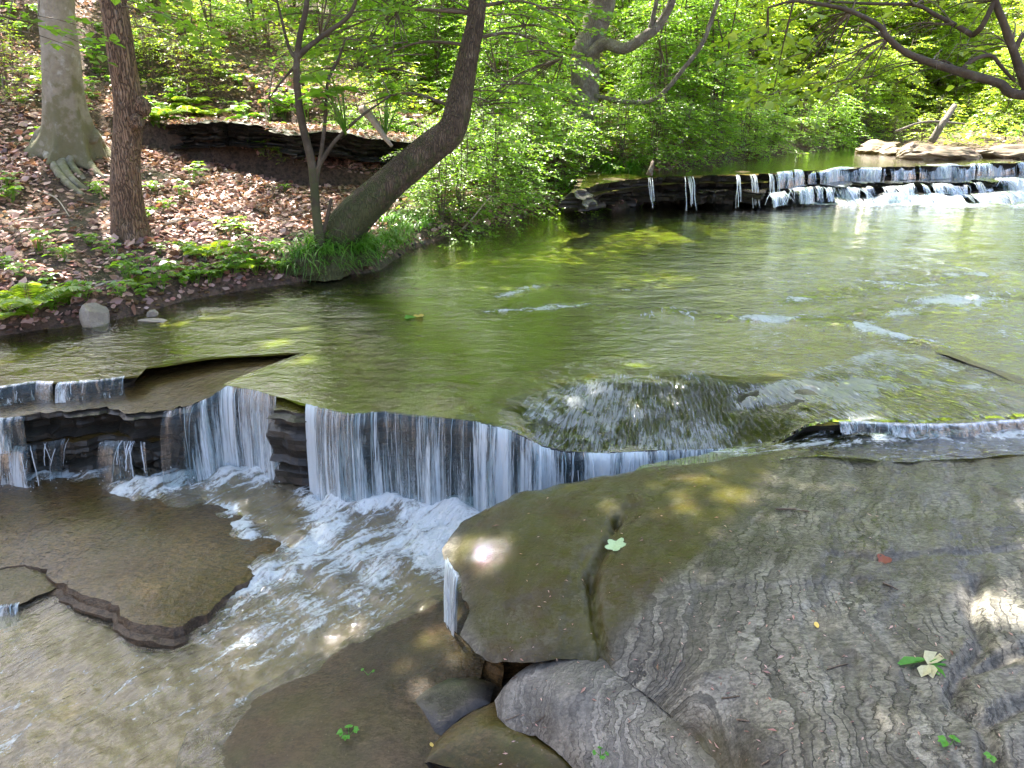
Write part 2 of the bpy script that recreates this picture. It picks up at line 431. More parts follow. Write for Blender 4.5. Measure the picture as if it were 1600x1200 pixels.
M['leaf_bright'] = leaf_mat('yellow_green_leaves', [(.075, .16, .012), (.12, .22, .015), (.18, .27, .02), (.25, .31, .03)], tcol=(.72, .86, .06))
M['leaf_dark'] = leaf_mat('deep_green_leaves', [(.02, .06, .012), (.035, .09, .015), (.05, .12, .02), (.07, .15, .03)], tcol=(.16, .36, .04))
M['grass'] = leaf_mat('grass_blades', [(.045, .13, .012), (.075, .20, .018), (.11, .26, .025)], tcol=(.26, .60, .04), trans=.4)
M['litter'] = leaf_mat('dry_leaves', [(.09, .042, .034), (.21, .105, .085), (.35, .195, .165), (.52, .36, .32), (.33, .13, .095)], trans=.15, tcol=(.4, .25, .15), gloss=.06)
M['beech'] = bark_mat('smooth_grey_bark', (.25, .225, .165), (.34, .31, .25), moss=(.12, .115, .045), mossamt=.75, patch=(.42, .42, .38))
M['furrowed'] = bark_mat('furrowed_brown_bark', (.20, .125, .075), (.27, .18, .115), moss=(.10, .10, .04), furrow=.6, mossamt=.3)
M['mossy'] = bark_mat('mossy_dark_bark', (.075, .052, .03), (.14, .10, .062), moss=(.055, .07, .015), furrow=.45, mossamt=.8, patch=(.16, .15, .11))
M['thin'] = bark_mat('thin_dark_bark', (.05, .038, .025), (.085, .066, .042), mossamt=.5, patch=(.12, .11, .085))
M['greybark'] = bark_mat('weathered_bark', (.17, .145, .12), (.26, .23, .20), mossamt=.3, furrow=.3)
M['twig'] = bark_mat('twig_bark', (.09, .065, .045), (.15, .11, .08), mossamt=.2)
M['deadwood'] = bark_mat('bleached_wood', (.30, .25, .19), (.42, .36, .29), mossamt=.1)
t = NT('forest_soil'); p = t.pos()
n1 = t.noise(p, 1.3, 4); n2 = t.noise(p, 22, 5, .7); n3 = t.n('TexVoronoi', {'Vector': p, 'Scale': 26.}).outputs[1]
c = t.mixc(t.sstep(n2, .35, .65), (.045, .030, .022, 1), (.13, .085, .06, 1))
c = t.mixc(t.math('MULTIPLY', t.sstep(t.n('RGBToBW', {0: n3}).outputs[0], .4, .7), .4), c, (.20, .125, .085, 1))
c = t.mixc(t.math('MULTIPLY', t.sstep(n1, .52, .66), .6), c, (.05, .065, .018, 1))
M['soil'] = t.end(t.n('BsdfPrincipled', {'Base Color': c, 'Roughness': .9, 'Normal': t.bump(n2, 1., .06)}).outputs[0])
t = NT('wet_soil'); p = t.pos()
n2 = t.noise(p, 18, 5, .7)
c = t.mixc(t.sstep(n2, .35, .65), (.022, .017, .012, 1), (.07, .05, .035, 1))
M['mud'] = t.end(t.n('BsdfPrincipled', {'Base Color': c, 'Roughness': .6, 'Normal': t.bump(n2, 1., .05)}).outputs[0])
def flat_leaf(name, col, tr=.3):
    t = NT(name); p = t.pos(); k = t.math('MULTIPLY_ADD', t.noise(p, 120, 3), .6, .7)
    c = t.mixc(1., C4(col), t.n('CombineColor', {0: k, 1: k, 2: k}).outputs[0], 'MULTIPLY')
    a = t.n('BsdfPrincipled', {'Base Color': c, 'Roughness': .5}).outputs[0]
    b = t.n('BsdfTranslucent', {'Color': c}).outputs[0]
    return t.end(t.n('MixShader', {0: tr, 1: a, 2: b}).outputs[0])
M['pale_leaf'] = flat_leaf('pale_green_leaf', (.42, .58, .34)); M['green_leaf'] = flat_leaf('green_leaf', (.07, .26, .02))
M['yellow_leaf'] = flat_leaf('yellow_leaf', (.55, .42, .10)); M['red_leaf'] = flat_leaf('red_brown_leaf', (.22, .06, .03))
M['flower'] = flat_leaf('spent_blossom', (.52, .50, .30))
# ------------------------------------------------------------------ ground
WL_LEFT = np.vstack([[(-10, -6), (-9.5, 1.5), (-7.5, 3.6), (-5.2, 4.75)],
    [px(u, v, 0)[:2] for u, v in ((0, 528), (120, 508), (200, 497), (300, 468), (450, 444), (590, 425), (640, 392), (700, 372), (800, 347), (890, 322), (925, 306))],
    [px(u, v, .45)[:2] for u, v in ((960, 279), (1010, 271), (1100, 256), (1200, 243), (1270, 233), (1330, 227))]])
WL_RIGHT = np.vstack([[px(u, v, .45)[:2] for u, v in ((1400, 230), (1420, 236), (1500, 243), (1600, 246), (1700, 249))],
    [(11.5, 13.6), (10., 12), (8.6, 9.5), (7.4, 7), (6.2, 4.5), (4.5, 2.2), (3.4, 0), (3.2, -6)]])
STREAM = np.vstack([WL_LEFT, WL_RIGHT])
OUTCROP = np.array([pxy(u, v, Y)[:2] for u, v, Y in ((225, 200, 10.2), (330, 200, 10.2), (450, 215, 10.3), (560, 225, 10.8), (660, 225, 11.6))])
def water_level(y): return .45 * sm(11.9, 12.6, y) - .55 * sm(4.4, 3.6, y)
def ground_z(x, y, rough=True):
    x = np.atleast_1d(np.asarray(x, float)); y = np.atleast_1d(np.asarray(y, float))
    q = np.c_[x, y]
    dl, _ = seg_dist(q, WL_LEFT); dr, _ = seg_dist(q, WL_RIGHT)
    ins = inside(q, STREAM)
    s = np.minimum(dl, dr)
    right = dr < dl
    wl = water_level(y)
    sc = np.minimum(s, 14)
    zo = wl + .13 * sm(0, .18, s) + .165 * sc + .021 * sc ** 2 + np.maximum(s - 14, 0) * .5
    zr = wl + .10 * sm(0, .3, s) + .05 * sc + .012 * sc ** 2 + np.maximum(s - 14, 0) * .35
    z = np.where(right, zr, zo)
    zi = wl - .05 - .45 * sm(0, 1.2, s) - .35 * sm(5., 4.2, y) * sm(0, .7, s)
    z = np.where(ins, zi, z)
    d, _ = seg_dist(q, OUTCROP)
    n = np.array([-.1, 1.]); sd = (q - OUTCROP[2]) @ n
    z = z - np.where(ins, 0, .22 * np.exp(-((d) / .5) ** 2) * (sd < .1) - .1 * np.exp(-(d / .9) ** 2) * (sd >= .1))
    if rough:
        a = np.where(ins, .03, .05 + .10 * sm(.3, 3, s))
        z = z + a * fbm(x * .8, y * .8, 4, 5) + np.where(ins, 0, .025) * fbm(x * 4, y * 4, 3, 9)
    return z
def bank_s(x, y):
    q = np.c_[np.atleast_1d(x), np.atleast_1d(y)]
    return np.where(inside(q, STREAM), -1, 1) * np.minimum(seg_dist(q, WL_LEFT)[0], seg_dist(q, WL_RIGHT)[0])
def on_ground(u, v):                              # where the ray of a photo pixel meets the ground
    d = ray(u, v); tt = np.arange(2.5, 60, .03)
    q = np.array([0, 0, CAMZ]) + d * tt[:, None]
    g = ground_z(q[:, 0], q[:, 1])
    k = np.argmax(q[:, 2] < g)
    return np.array([q[k, 0], q[k, 1], g[k]])
def axis(a, b, fa, fb, st, grow):
    mid = list(np.arange(fa, fb, st)); l = [fa]; s = st
    while l[-1] > a: s *= grow; l.append(l[-1] - s)
    r = [mid[-1] + st]; s = st
    while r[-1] < b: s *= grow; r.append(r[-1] + s)
    return np.array(l[:0:-1] + mid + r)
gx = axis(-90, 90, -9, 9, .11, 1.12); gy = axis(-30, 120, 3.5, 19, .11, 1.12)
X, Y = np.meshgrid(gx, gy); Z = ground_z(X.ravel(), Y.ravel())
mb = MB(); i, j = np.meshgrid(np.arange(len(gy) - 1), np.arange(len(gx) - 1), indexing='ij'); W_ = len(gx)
F = np.stack([i * W_ + j, i * W_ + j + 1, (i + 1) * W_ + j + 1, (i + 1) * W_ + j], -1).reshape(-1, 4)
mb.add(np.c_[X.ravel(), Y.ravel(), Z], [F])
setting(mb.build('ground', M['soil']))

# ------------------------------------------------------------------ rock slabs
def poly_in_normals(p):
    t = np.roll(p, -1, 0) - np.roll(p, 1, 0); n = np.c_[-t[:, 1], t[:, 0]]
    n /= np.linalg.norm(n, axis=1)[:, None] + 1e-9
    area = np.sum(p[:, 0] * np.roll(p[:, 1], -1) - np.roll(p[:, 0], -1) * p[:, 1])
    return n if area > 0 else -n
def slab(name, outline, mat, thick=.3, spacing=.012, ctrl=(), edge=.03, jag=.012, rec=.08, K=9, top=None, micro=None, attrs=None,
         seed=1, zfun=None, strata=.03, round_=.006, matsel=None):
    """a rock plate: outline (x, y, z[, recess]) round its top, ctrl heights inside; sides drop with layered recesses"""
    rng = np.random.default_rng(seed)
    o = np.array([tuple(q) + (rec,) if len(q) == 3 else tuple(q) for q in outline], float)
    o = resample(o, edge, True)
    nin = poly_in_normals(o[:, :2])
    arc = np.r_[0, np.cumsum(np.hypot(*np.diff(o[:, :2], axis=0).T))]
    jn = fbm(arc / .22, arc * 0 + seed, 3, seed) * jag * 1.6 + fbm(arc / .05, arc * 0 + seed, 2, seed + 3) * jag * .6
    o[:, :2] -= nin * jn[:, None]
    V, F = fill(o[:, :2], spacing, rng)
    if zfun is None:
        st = max(1, len(o) // 70)
        cp = [tuple(q[:3]) for q in o[::st]] + [tuple(q[:3]) for q in ctrl]
        zfun = rbf(cp, .02)
    z = zfun(V[:, 0], V[:, 1])
    if micro is not None: z = z + micro(V[:, 0], V[:, 1])
    n = len(o)
    d, _ = seg_dist(V, np.vstack([o[:, :2], o[:1, :2]]))
    z = z - round_ * np.exp(-d / .03)
    T = np.c_[V, z]
    mbx = MB()
    at = attrs(V[:, 0], V[:, 1]) if attrs else {}
    full = {k: np.broadcast_to(np.asarray(at.get(k, 0.), float), (len(T),)) for k in ('wet', 'moss', 'lam')}
    if matsel is None: mbx.add(T, [F], **full)
    else:
        cc = T[F].mean(1); ms_ = matsel(cc[:, 0], cc[:, 1]); mbx.add(T, [F[~ms_]], **full); mbx.f.append((F[ms_], len(mat) - 1, False))
    rows = []; lay = rng.uniform(-1, 1, 40)
    for k in range(K + 1):
        dd = thick * (k / K) ** 1.25
        prof = (1 - math.exp(-dd / .05))
        kk = dd / .035 + 1.5 * vnoise(arc / .5, arc * 0 + 3.3, seed)
        lr = lay[(np.floor(kk) % 40).astype(int)] * strata * min(1, dd / .03)
        wn = fbm(arc / .18, arc * 0 + dd * 9, 3, seed + 11) * strata * .9 * min(1, dd / .03)
        off = o[:, 3] * prof + lr + wn
        rows.append(np.c_[o[:, :2] + nin * off[:, None], T[:n, 2] - dd])
    SV = np.vstack(rows); a = np.arange(n); b = (a + 1) % n
    SF = np.vstack([np.c_[k * n + a, (k + 1) * n + a, (k + 1) * n + b, k * n + b] for k in range(K)])
    area = np.sum(o[:, 0] * np.roll(o[:, 1], -1) - np.roll(o[:, 0], -1) * o[:, 1])
    if area < 0: SF = SF[:, ::-1]
    mbx.add(SV, [SF], mat=1 if isinstance(mat, list) else 0, flat=True, wet=.55, moss=.12, lam=SV[:, 2] * 3.)
    c = T[:, :].mean(0); c[2] = T[:, 2].min() - thick
    ob = mbx.build(name, mat, origin=c)
    return ob
def PX(lst):                                      # outline entries (u, v, z[, recess]) -> world
    return [tuple(px(*q[:3])) + tuple(q[3:]) for q in lst]

# ---- the pool floor: one broad ledge whose near edge is the lip of the falls
LIP = PX([(-420, 640, 0, .10), (0, 603, 0, .06), (60, 594, 0, .06), (84, 596, 0, .06), (100, 597, 0, .05), (160, 592, 0, .05), (215, 586, 0, .08), (228, 573, 0, .34), (330, 557, 0, .40), (480, 549, 0, .30),
          (400, 580, -.004, .1), (352, 600, -.006, .08), (392, 607, -.006, .16), (435, 618, -.006, .16), (476, 629, -.006, .14), (520, 640, -.006, .2), (545, 645, -.006, .2),
          (600, 641, -.006, .2), (660, 648, -.008, .2), (740, 656, -.012, .2), (800, 672, -.05, .2), (840, 694, -.14, .16), (880, 705, -.185, .12), (950, 707, -.205, .12),
          (1050, 702, -.21, .12), (1120, 700, -.215, .1), (1180, 700, -.205, .1), (1215, 690, -.15, .06), (1262, 664, -.05, .05), (1310, 657, -.015, .05), (1340, 656, -.006, .05), (1420, 661, -.006, .06),
          (1500, 660, -.006, .06), (1600, 653, -.006, .06), (1900, 640, -.006, .05)])
BACK = [(7.4, 5.2, 0, 0), (8.4, 8, 0, 0), (9.9, 11.2, 0, 0), (10.5, 12.6, 0, 0)] + PX([(1200, 300, 0, 0), (950, 300, 0, 0)])
BACK += [tuple(q) + (0, 0) for q in (WL_LEFT[8:14][::-1] + np.array([-.35, .25]))] + [(-3.9, 5.9, 0, 0), (-6.5, 5.2, 0, 0)]
zc = [q[:3] for q in LIP] + [tuple(px(u, v, 0)) for u, v in ((740, 632), (800, 596), (850, 580), (890, 568), (960, 562), (1030, 566), (1100, 568), (1180, 576), (1230, 600), (1262, 618), (1330, 640), (1450, 640), (1600, 635),
      (700, 600), (600, 590), (500, 600), (420, 590), (900, 530), (1100, 530), (1300, 560), (1500, 560), (1100, 480), (800, 480), (1500, 480), (500, 480), (200, 530), (0, 570), (1000, 400), (1400, 400), (1200, 340), (900, 345))]
zc += [tuple(px(900, 640, -.10)), tuple(px(1000, 640, -.10)), tuple(px(1100, 640, -.11)), tuple(px(1180, 640, -.09)), tuple(px(850, 650, -.075)), tuple(px(1000, 600, -.03)), tuple(px(1100, 605, -.035)), tuple(px(1000, 675, -.17)), tuple(px(1120, 675, -.18))]
_zp = rbf(zc, .01)
RIFF = [P([(u, v, 0) for u, v in l]) for l in (((960, 488), (1050, 484), (1090, 495), (1200, 499), (1330, 503), (1390, 522), (1460, 540)), ((780, 462), (850, 445), (960, 455), (1020, 448)),
        ((760, 490), (900, 475), (1010, 492)), ((1240, 470), (1400, 445), (1530, 430)), ((1320, 500), (1480, 470), (1600, 462)), ((470, 455), (560, 452), (690, 458)), ((1180, 610), (1300, 602), (1420, 596)))]
lipline = np.array([q[:3] for q in LIP])
def lip_d(x, y): return seg_dist(np.c_[x, y], lipline)[0]
FTOP = P([(500, 648, 0), (600, 642, 0), (680, 640, 0), (740, 630, 0), (800, 600, 0), (850, 580, 0), (890, 568, 0), (960, 562, 0), (1080, 566, 0), (1180, 574, 0), (1260, 556, 0), (1350, 536, 0), (1450, 545, 0), (1520, 572, 0), (1600, 604, 0), (1900, 690, 0)])
facep = np.vstack([FTOP, P([(1950, 640, 0), (1600, 650, -.006), (1420, 659, -.006), (1330, 656, -.01), (1262, 664, -.05), (1215, 690, -.15), (1180, 704, -.2), (1050, 708, -.21), (950, 712, -.2), (880, 711, -.18), (840, 700, -.14), (800, 678, -.05), (740, 662, 0), (660, 654, 0), (540, 652, 0)])])
def face_w(x, y):
    q = np.c_[x, y]; d, _ = seg_dist(q, FTOP); i_ = inside(q, facep)
    return np.where(i_, sm(-.02, .42, d + .14 * fbm(x * 4, y * 4, 3, 19)), .0)
def zpool(x, y):
    z = np.minimum(_zp(x, y), .002)
    q = np.c_[x, y]
    fw = face_w(x, y) * (1 - .8 * sm(1.1, 1.9, x)); z = z + fw * (.018 * fbm(x * 1.6, y * 5, 2, 66) + .012 * fbm(x * 5, y * 9, 2, 67))
    for k, l in enumerate(RIFF[:1]):
        d, _ = seg_dist(q, l)
        z = z + .018 * np.exp(-(d / .06) ** 2)
    return z
def depth(x, y):
    d = lip_d(x, y)
    dd = .012 + .12 * sm(.15, 2.0, d) + .05 * sm(2, 6, d)
    dd = dd + .06 * fbm(x * .9, y * .9, 3, 33) * sm(.3, 1.5, d)
    dd = dd * (1 - .8 * face_w(x, y)) + .004
    for k, l in enumerate(RIFF):
        r_, _ = seg_dist(np.c_[x, y], l); dd = dd - (.03 if k else .05) * np.exp(-(r_ / .07) ** 2)
    dd = np.maximum(dd, .006); r_, a_ = seg_dist(np.c_[x, y], RIFF[0]); dd = dd - .035 * np.exp(-(r_ / .035) ** 2) * sm(-.1, .3, fbm(a_ * 2.5, a_ * 0, 3, 4)) * (a_ > .5)
    return dd
def bed_attr(x, y):
    f = face_w(x, y)
    return dict(wet=.25 + .6 * f, moss=np.clip(.85 - .95 * f + .15 * fbm(x, y, 3, 3) - .5 * sm(-1.2, -3.2, x) - .75 * sm(1.0, 2.4, x + .2 * fbm(x * 2, y * 2, 2, 5)) * sm(7.2, 5.2, y), 0, 1), lam=x * .5 + y * .25)
bed = slab('streambed', LIP + BACK, [M['bed'], M['dark']], K=16, thick=.72, spacing=.0085, edge=.035, jag=.012, zfun=lambda x, y: zpool(x, y) - depth(x, y),
           attrs=bed_attr, seed=4, strata=.035, round_=0., matsel=lambda x, y: face_w(x + .05 * fbm(x * 6, y * 6, 3, 2), y + .05 * fbm(x * 6, y * 6, 3, 3)) > .25)
setting(bed)

# ---- shelves of the left-hand falls
def wetmoss(wt, ms, la=lambda x, y: x * .3 + y * .8, nz=.4):
    return lambda x, y: dict(wet=np.clip(wt + .3 * fbm(x * 2.5, y * 2.5, 3, 7), 0, 1), moss=np.clip(ms + nz * fbm(x * 3, y * 3, 3, 8), 0, 1), lam=la(x, y))
o = slab('rock_ledge', PX([(-420, 665, -.1), (0, 652, -.1), (60, 644, -.1), (150, 641, -.1), (215, 640, -.1), (262, 640, -.1), (300, 632, -.075), (330, 618, -.045), (356, 604, -.03), (420, 575, -.05), (500, 535, -.06),
          (300, 535, -.11), (-420, 575, -.11)]), [M['ledge'], M['dark']], thick=.36, rec=.10, K=14, seed=11, jag=.055, strata=.06, attrs=wetmoss(.9, .35))
tag(o, 'brown wet rock shelf below the dark hollow, feeding the left-hand small falls', 'rock ledge')
o = slab('rock_ledge', PX([(-420, 702, -.3), (0, 691, -.3), (40, 697, -.3), (100, 684, -.3), (160, 686, -.3), (235, 690, -.31), (275, 686, -.31), (262, 650, -.28), (0, 640, -.28), (-420, 660, -.28)]),
         [M['ledge'], M['dark']], thick=.28, rec=.06, K=12, seed=12, jag=.06, strata=.06, attrs=wetmoss(.8, .5))
tag(o, 'dark mossy lower tier of rock behind the leftmost low falls', 'rock ledge')
o = slab('rock_pillar', PX([(428, 640, -.05), (442, 640, -.04), (462, 644, -.04), (479, 645, -.05), (478, 615, -.03), (430, 606, -.03)]), [M['ledge'], M['dark']], thick=.56, spacing=.006, rec=-.03, K=18, seed=13, jag=.02, strata=.035,
         attrs=wetmoss(.9, .8))
tag(o, 'narrow dark rock pillar standing between two white waterfalls', 'rock')

# ---- plates of the lower stream
o = slab('rock_slab', PX([(-420, 775, -.52), (0, 752, -.52), (150, 744, -.52), (230, 756, -.53), (330, 782, -.54), (395, 812, -.555), (440, 850, -.57), (415, 884, -.565), (352, 925, -.56), (330, 950, -.565), (285, 966, -.565), (230, 972, -.56),
          (170, 948, -.56), (122, 925, -.56), (95, 905, -.56), (62, 888, -.56), (40, 880, -.56), (0, 884, -.56), (-420, 900, -.56)]), [M['ledge'], M['splash']], thick=.2, rec=-.035, K=14, strata=.035, seed=15, jag=.035,
         ctrl=PX([(200, 850, -.525), (320, 850, -.53), (100, 820, -.52), (200, 905, -.535), (300, 900, -.54)]), micro=lambda x, y: .012 * fbm(x * 3, y * 3, 4, 2), attrs=wetmoss(.95, .4))
tag(o, 'broad brown rock slab under a film of water left of the white rapids', 'rock slab')
o = slab('rock_slab', PX([(-420, 892, -.57), (0, 886, -.57), (38, 884, -.57), (70, 900, -.58), (88, 914, -.59), (52, 930, -.595), (28, 942, -.6), (0, 946, -.6), (-420, 965, -.6)]), [M['ledge'], M['dark']], thick=.2, rec=.05,
         seed=16, jag=.014, attrs=wetmoss(.95, .9))
tag(o, 'small mossy rock slab at the left edge below the broad brown slab', 'rock slab')
TRI = PX([(712, 912, -.56), (660, 932, -.585), (620, 950, -.6), (580, 970, -.61), (540, 994, -.62), (480, 1025, -.63), (430, 1051, -.64), (380, 1078, -.65), (330, 1106, -.66), (294, 1133, -.67), (282, 1165, -.68), (270, 1210, -.69), (262, 1330, -.7),
          (700, 1330, -.6), (960, 1210, -.58), (960, 1080, -.55), (860, 960, -.52)])
o = slab('rock_slab', TRI, [M['splash'], M['dark']], thick=.3, rec=-.03, K=12, strata=.03, seed=17, spacing=.01, jag=.014, ctrl=PX([(600, 1060, -.535), (680, 1010, -.52), (480, 1120, -.57), (600, 1150, -.54), (420, 1180, -.6), (720, 1030, -.505)]),
         micro=lambda x, y: .012 * fbm(x * 4, y * 4, 4, 12), round_=.03,
         attrs=lambda x, y: dict(wet=np.clip(.35 + .6 * sm(.75, .25, np.hypot(x - px(680, 990, -.53)[0], y - px(680, 990, -.53)[1])), 0, 1), moss=np.clip(.45 + .5 * fbm(x * 3, y * 3, 3, 21), 0, 1), lam=x * .4))
tag(o, 'sloping dark wet slab at the bottom, splashed by a thin trickle', 'rock slab')

# ---- the big foreground shelf
OUT = [(692, 850, -.225, .10), (700, 836, -.215, .08), (722, 812, -.205, .08), (760, 788, -.175, .08), (800, 770, -.155, .08), (870, 752, -.14, .08), (950, 735, -.125, .06), (1020, 724, -.115, .06), (1100, 716, -.105, .05), (1180, 708, -.10, .04), (1250, 697, -.09, .02),
       (1330, 706, -.09, .02), (1420, 712, -.09, .02), (1600, 703, -.07, .02), (1950, 690, -.05, .02), (2300, 900, 0, .02), (2500, 1330, .0, .02), (1300, 1400, -.16, .06), (1190, 1262, -.26, .05), (1120, 1180, -.31, .05), (1060, 1120, -.31, .06), (1010, 1080, -.295, .07), (965, 1048, -.28, .1),
       (938, 1024, -.262, .16), (900, 1020, -.255, .2), (850, 1021, -.255, .22), (800, 1022, -.262, .2), (760, 1020, -.27, .18), (742, 1014, -.275, .15), (733, 1000, -.275, .12), (722, 985, -.272, .1), (727, 966, -.262, .1), (735, 950, -.255, .1), (727, 930, -.25, .1), (722, 912, -.245, .1), (706, 886, -.24, .1), (696, 868, -.235, .1)]
FCT = PX([(760, 850, -.17), (850, 850, -.145), (963, 853, -.125), (800, 930, -.195), (880, 970, -.21), (960, 960, -.18), (1000, 800, -.11), (1200, 850, -.075), (1200, 760, -.085), (1400, 760, -.07), (1400, 862, -.06), (1600, 850, -.045), (1600, 770, -.05), (1400, 885, -.075), (1600, 880, -.05),
          (1200, 1000, -.115), (1100, 1050, -.17), (1400, 1000, -.09), (1400, 1100, -.09), (1560, 1000, -.035), (1550, 940, -.04), (1560, 1150, -.03), (1200, 1150, -.17), (1300, 1200, -.13), (1050, 950, -.145)])
CR1 = P([(968, 800, -.11), (945, 850, -.13), (922, 900, -.17), (930, 960, -.2), (945, 1020, -.24)])
CR2 = P([(1300, 866, -.07), (1380, 876, -.07), (1450, 868, -.06), (1600, 858, -.05), (1800, 850, -.05)])
CR3 = P([(1060, 1085, -.2), (1110, 1120, -.2), (1150, 1165, -.2), (1190, 1230, -.2)])
CR4 = P([(1530, 900, -.04), (1520, 950, -.04), (1540, 1000, -.04), (1500, 1050, -.05), (1490, 1090, -.05), (1540, 1130, -.04), (1560, 1210, -.04)])
def rock_micro(x, y):
    q = np.c_[x, y]; z = .010 * fbm(x * 3.2, y * 2.2, 4, 41) + .004 * fbm(x * 12, y * 9, 3, 45)
    d, _ = seg_dist(q, CR1); z = z - .055 * np.exp(-(d / .014) ** 2) * sm(.3, .55, vnoise(x * 9, y * 9, 3) + .2) - .015 * np.exp(-(d / .09) ** 2)
    d, _ = seg_dist(q, CR2); z = z - .014 * np.exp(-(d / .016) ** 2)
    d, _ = seg_dist(q, CR3); z = z - .035 * np.exp(-(d / .03) ** 2)
    d = np.minimum.reduce([seg_dist(q, c_)[0] for c_ in (CR4, P([(1500, 1050, -.05), (1560, 1030, -.04), (1640, 1005, -.04)]), P([(1540, 1130, -.04), (1590, 1100, -.04), (1650, 1090, -.04)]))]); z = z - .038 * np.exp(-(d / .020) ** 2)
    for c_, r_, h_ in ((px(963, 802, -.11), .026, .07), (px(925, 905, -.17), .022, .06), (px(950, 842, -.14), .014, .03)):
        z = z - h_ * np.exp(-(((x - c_[0]) / r_) ** 2 + ((y - c_[1]) / r_) ** 2) * (1 + .8 * fbm(x * 30, y * 30, 2, 5)))
    lam = fold_lam(x, y) + .07 * fbm(x * 5, y * 5, 4, 77) + .1 * fbm(x * 1.4, y * 1.1, 2, 78)
    qf = np.floor(lam * 7.5); z = z + .011 * (_h(qf.astype(int), qf.astype(int) * 0 + 3, 5) - .5) + .006 * (fbm(x * 2.5, y * 3.5, 3, 79) > .25)
    return z
c0 = px(1300, 640, -.1); cf = px(1130, 1100, -.2)
def fold_lam(x, y):
    r_ = np.hypot(x - 3.1, (y - 2.2) * .55)
    near = sm(2.15, 1.75, y - .25 * (x - .5)) * sm(.75, .45, x)
    lam = -(x - .25 * (y - 2.4) + .22 * np.sin((y - 1.2) * 1.6))
    lamb = -(x * .55 + y * .75) * 1.6
    return lam * (1 - near) + lamb * near
def rock_attr(x, y):
    u0 = px(690, 850, -.2); v0 = px(1050, 800, -.12); a1 = px(1010, 930, -.16)
    film = np.array(P([(680, 800, -.2), (900, 720, -.13), (1250, 690, -.1), (1190, 790, -.09), (1110, 880, -.12), (1045, 930, -.15), (1000, 1000, -.2), (950, 1060, -.26), (720, 1060, -.28)]))
    q = np.c_[x + .06 * fbm(x * 6, y * 6, 3, 51), y + .06 * fbm(x * 6, y * 6, 3, 52)]
    d, _ = seg_dist(q, np.vstack([film, film[:1]])); f = np.where(inside(q, film), sm(0, .12, d), 0)
    up = P([(1000, 700, -.1), (1900, 680, -.05), (1900, 850, -.05), (1590, 880, -.05), (1500, 960, -.05), (1400, 990, -.08), (1300, 930, -.08), (1200, 900, -.1), (1040, 900, -.1)])
    d2, _ = seg_dist(q, np.vstack([up, up[:1]])); f2 = np.where(inside(q, up), sm(0, .15, d2), 0)
    wet = np.clip(np.maximum(f * .95, f2) + .36 + .2 * fbm(x * 4, y * 4, 3, 61), 0, 1)
    g = np.exp(-((x - px(1545, 715, -.07)[0]) / .22) ** 2 - ((y - px(1545, 715, -.07)[1]) / .08) ** 2)
    moss = np.clip(f * 1.05 + .9 * g + .25 * f2 * sm(1.2, .4, x), 0, 1)
    d3, _ = seg_dist(q, CR3); moss = np.clip(moss + .8 * np.exp(-(d3 / .04) ** 2), 0, 1)
    d4, _ = seg_dist(q, CR1); wet = wet * (1 - .9 * np.exp(-(d4 / .03) ** 2))
    return dict(wet=wet, moss=moss, lam=fold_lam(x, y))
o = slab('rock_shelf', PX(OUT), [M['shale'], M['ledge']], thick=.30, spacing=.0068, edge=.016, jag=.013, ctrl=FCT, micro=rock_micro, attrs=rock_attr, seed=21, strata=.018, K=12, round_=.02)
tag(o, 'huge grey layered shale shelf filling the lower right, its mossy nose jutting over the rapids', 'rock shelf')
o = slab('rock_lobe', PX([(800, 1048, -.33), (830, 1028, -.30), (870, 1016, -.28), (920, 1008, -.27), (965, 1030, -.28), (1010, 1062, -.30), (1075, 1110, -.315), (1130, 1170, -.32), (1200, 1270, -.30), (1150, 1330, -.36), (1000, 1290, -.45), (920, 1215, -.45), (880, 1172, -.45),
          (838, 1140, -.44), (800, 1128, -.43), (778, 1108, -.41), (772, 1085, -.39), (785, 1065, -.36)]), [M['fold'], M['ledge']], thick=.2, spacing=.007, edge=.015, jag=.006, rec=.06, seed=23, K=8, round_=.03, strata=.012,
         ctrl=PX([(900, 1080, -.30), (860, 1110, -.36), (950, 1150, -.36), (1020, 1180, -.35), (1060, 1200, -.35)]), micro=lambda x, y: .006 * fbm(x * 9, y * 5, 4, 42),
         attrs=lambda x, y: dict(wet=np.clip(.35 + .3 * fbm(x * 5, y * 5, 3, 6), 0, 1), moss=.45 * np.exp(-(seg_dist(np.c_[x, y], CR3)[0] / .05) ** 2), lam=-(x - .35 * (y - 2) ** 2 * 3 - .3 * (y - 2))))
tag(o, 'rounded grey folded rock lobe with fine bent layers under the mossy nose', 'rock')
o = slab('rock_lobe', PX([(662, 1182, -.50), (680, 1150, -.485), (705, 1122, -.47), (740, 1100, -.455), (775, 1086, -.44), (830, 1130, -.46), (880, 1170, -.47), (900, 1195, -.49), (800, 1196, -.515), (720, 1192, -.515)]), [M['ledge'], M['dark']], thick=.12,
         spacing=.007, edge=.015, jag=.006, rec=.05, seed=24, K=6, round_=.03, strata=.01, ctrl=PX([(760, 1140, -.45), (800, 1160, -.46)]), attrs=lambda x, y: dict(wet=.6 + 0 * x, moss=np.clip(.8 + .4 * fbm(x * 6, y * 6, 3, 5), 0, 1), lam=y))
tag(o, 'low orange and green stained rock plate tucked beside the grey lobe', 'rock')
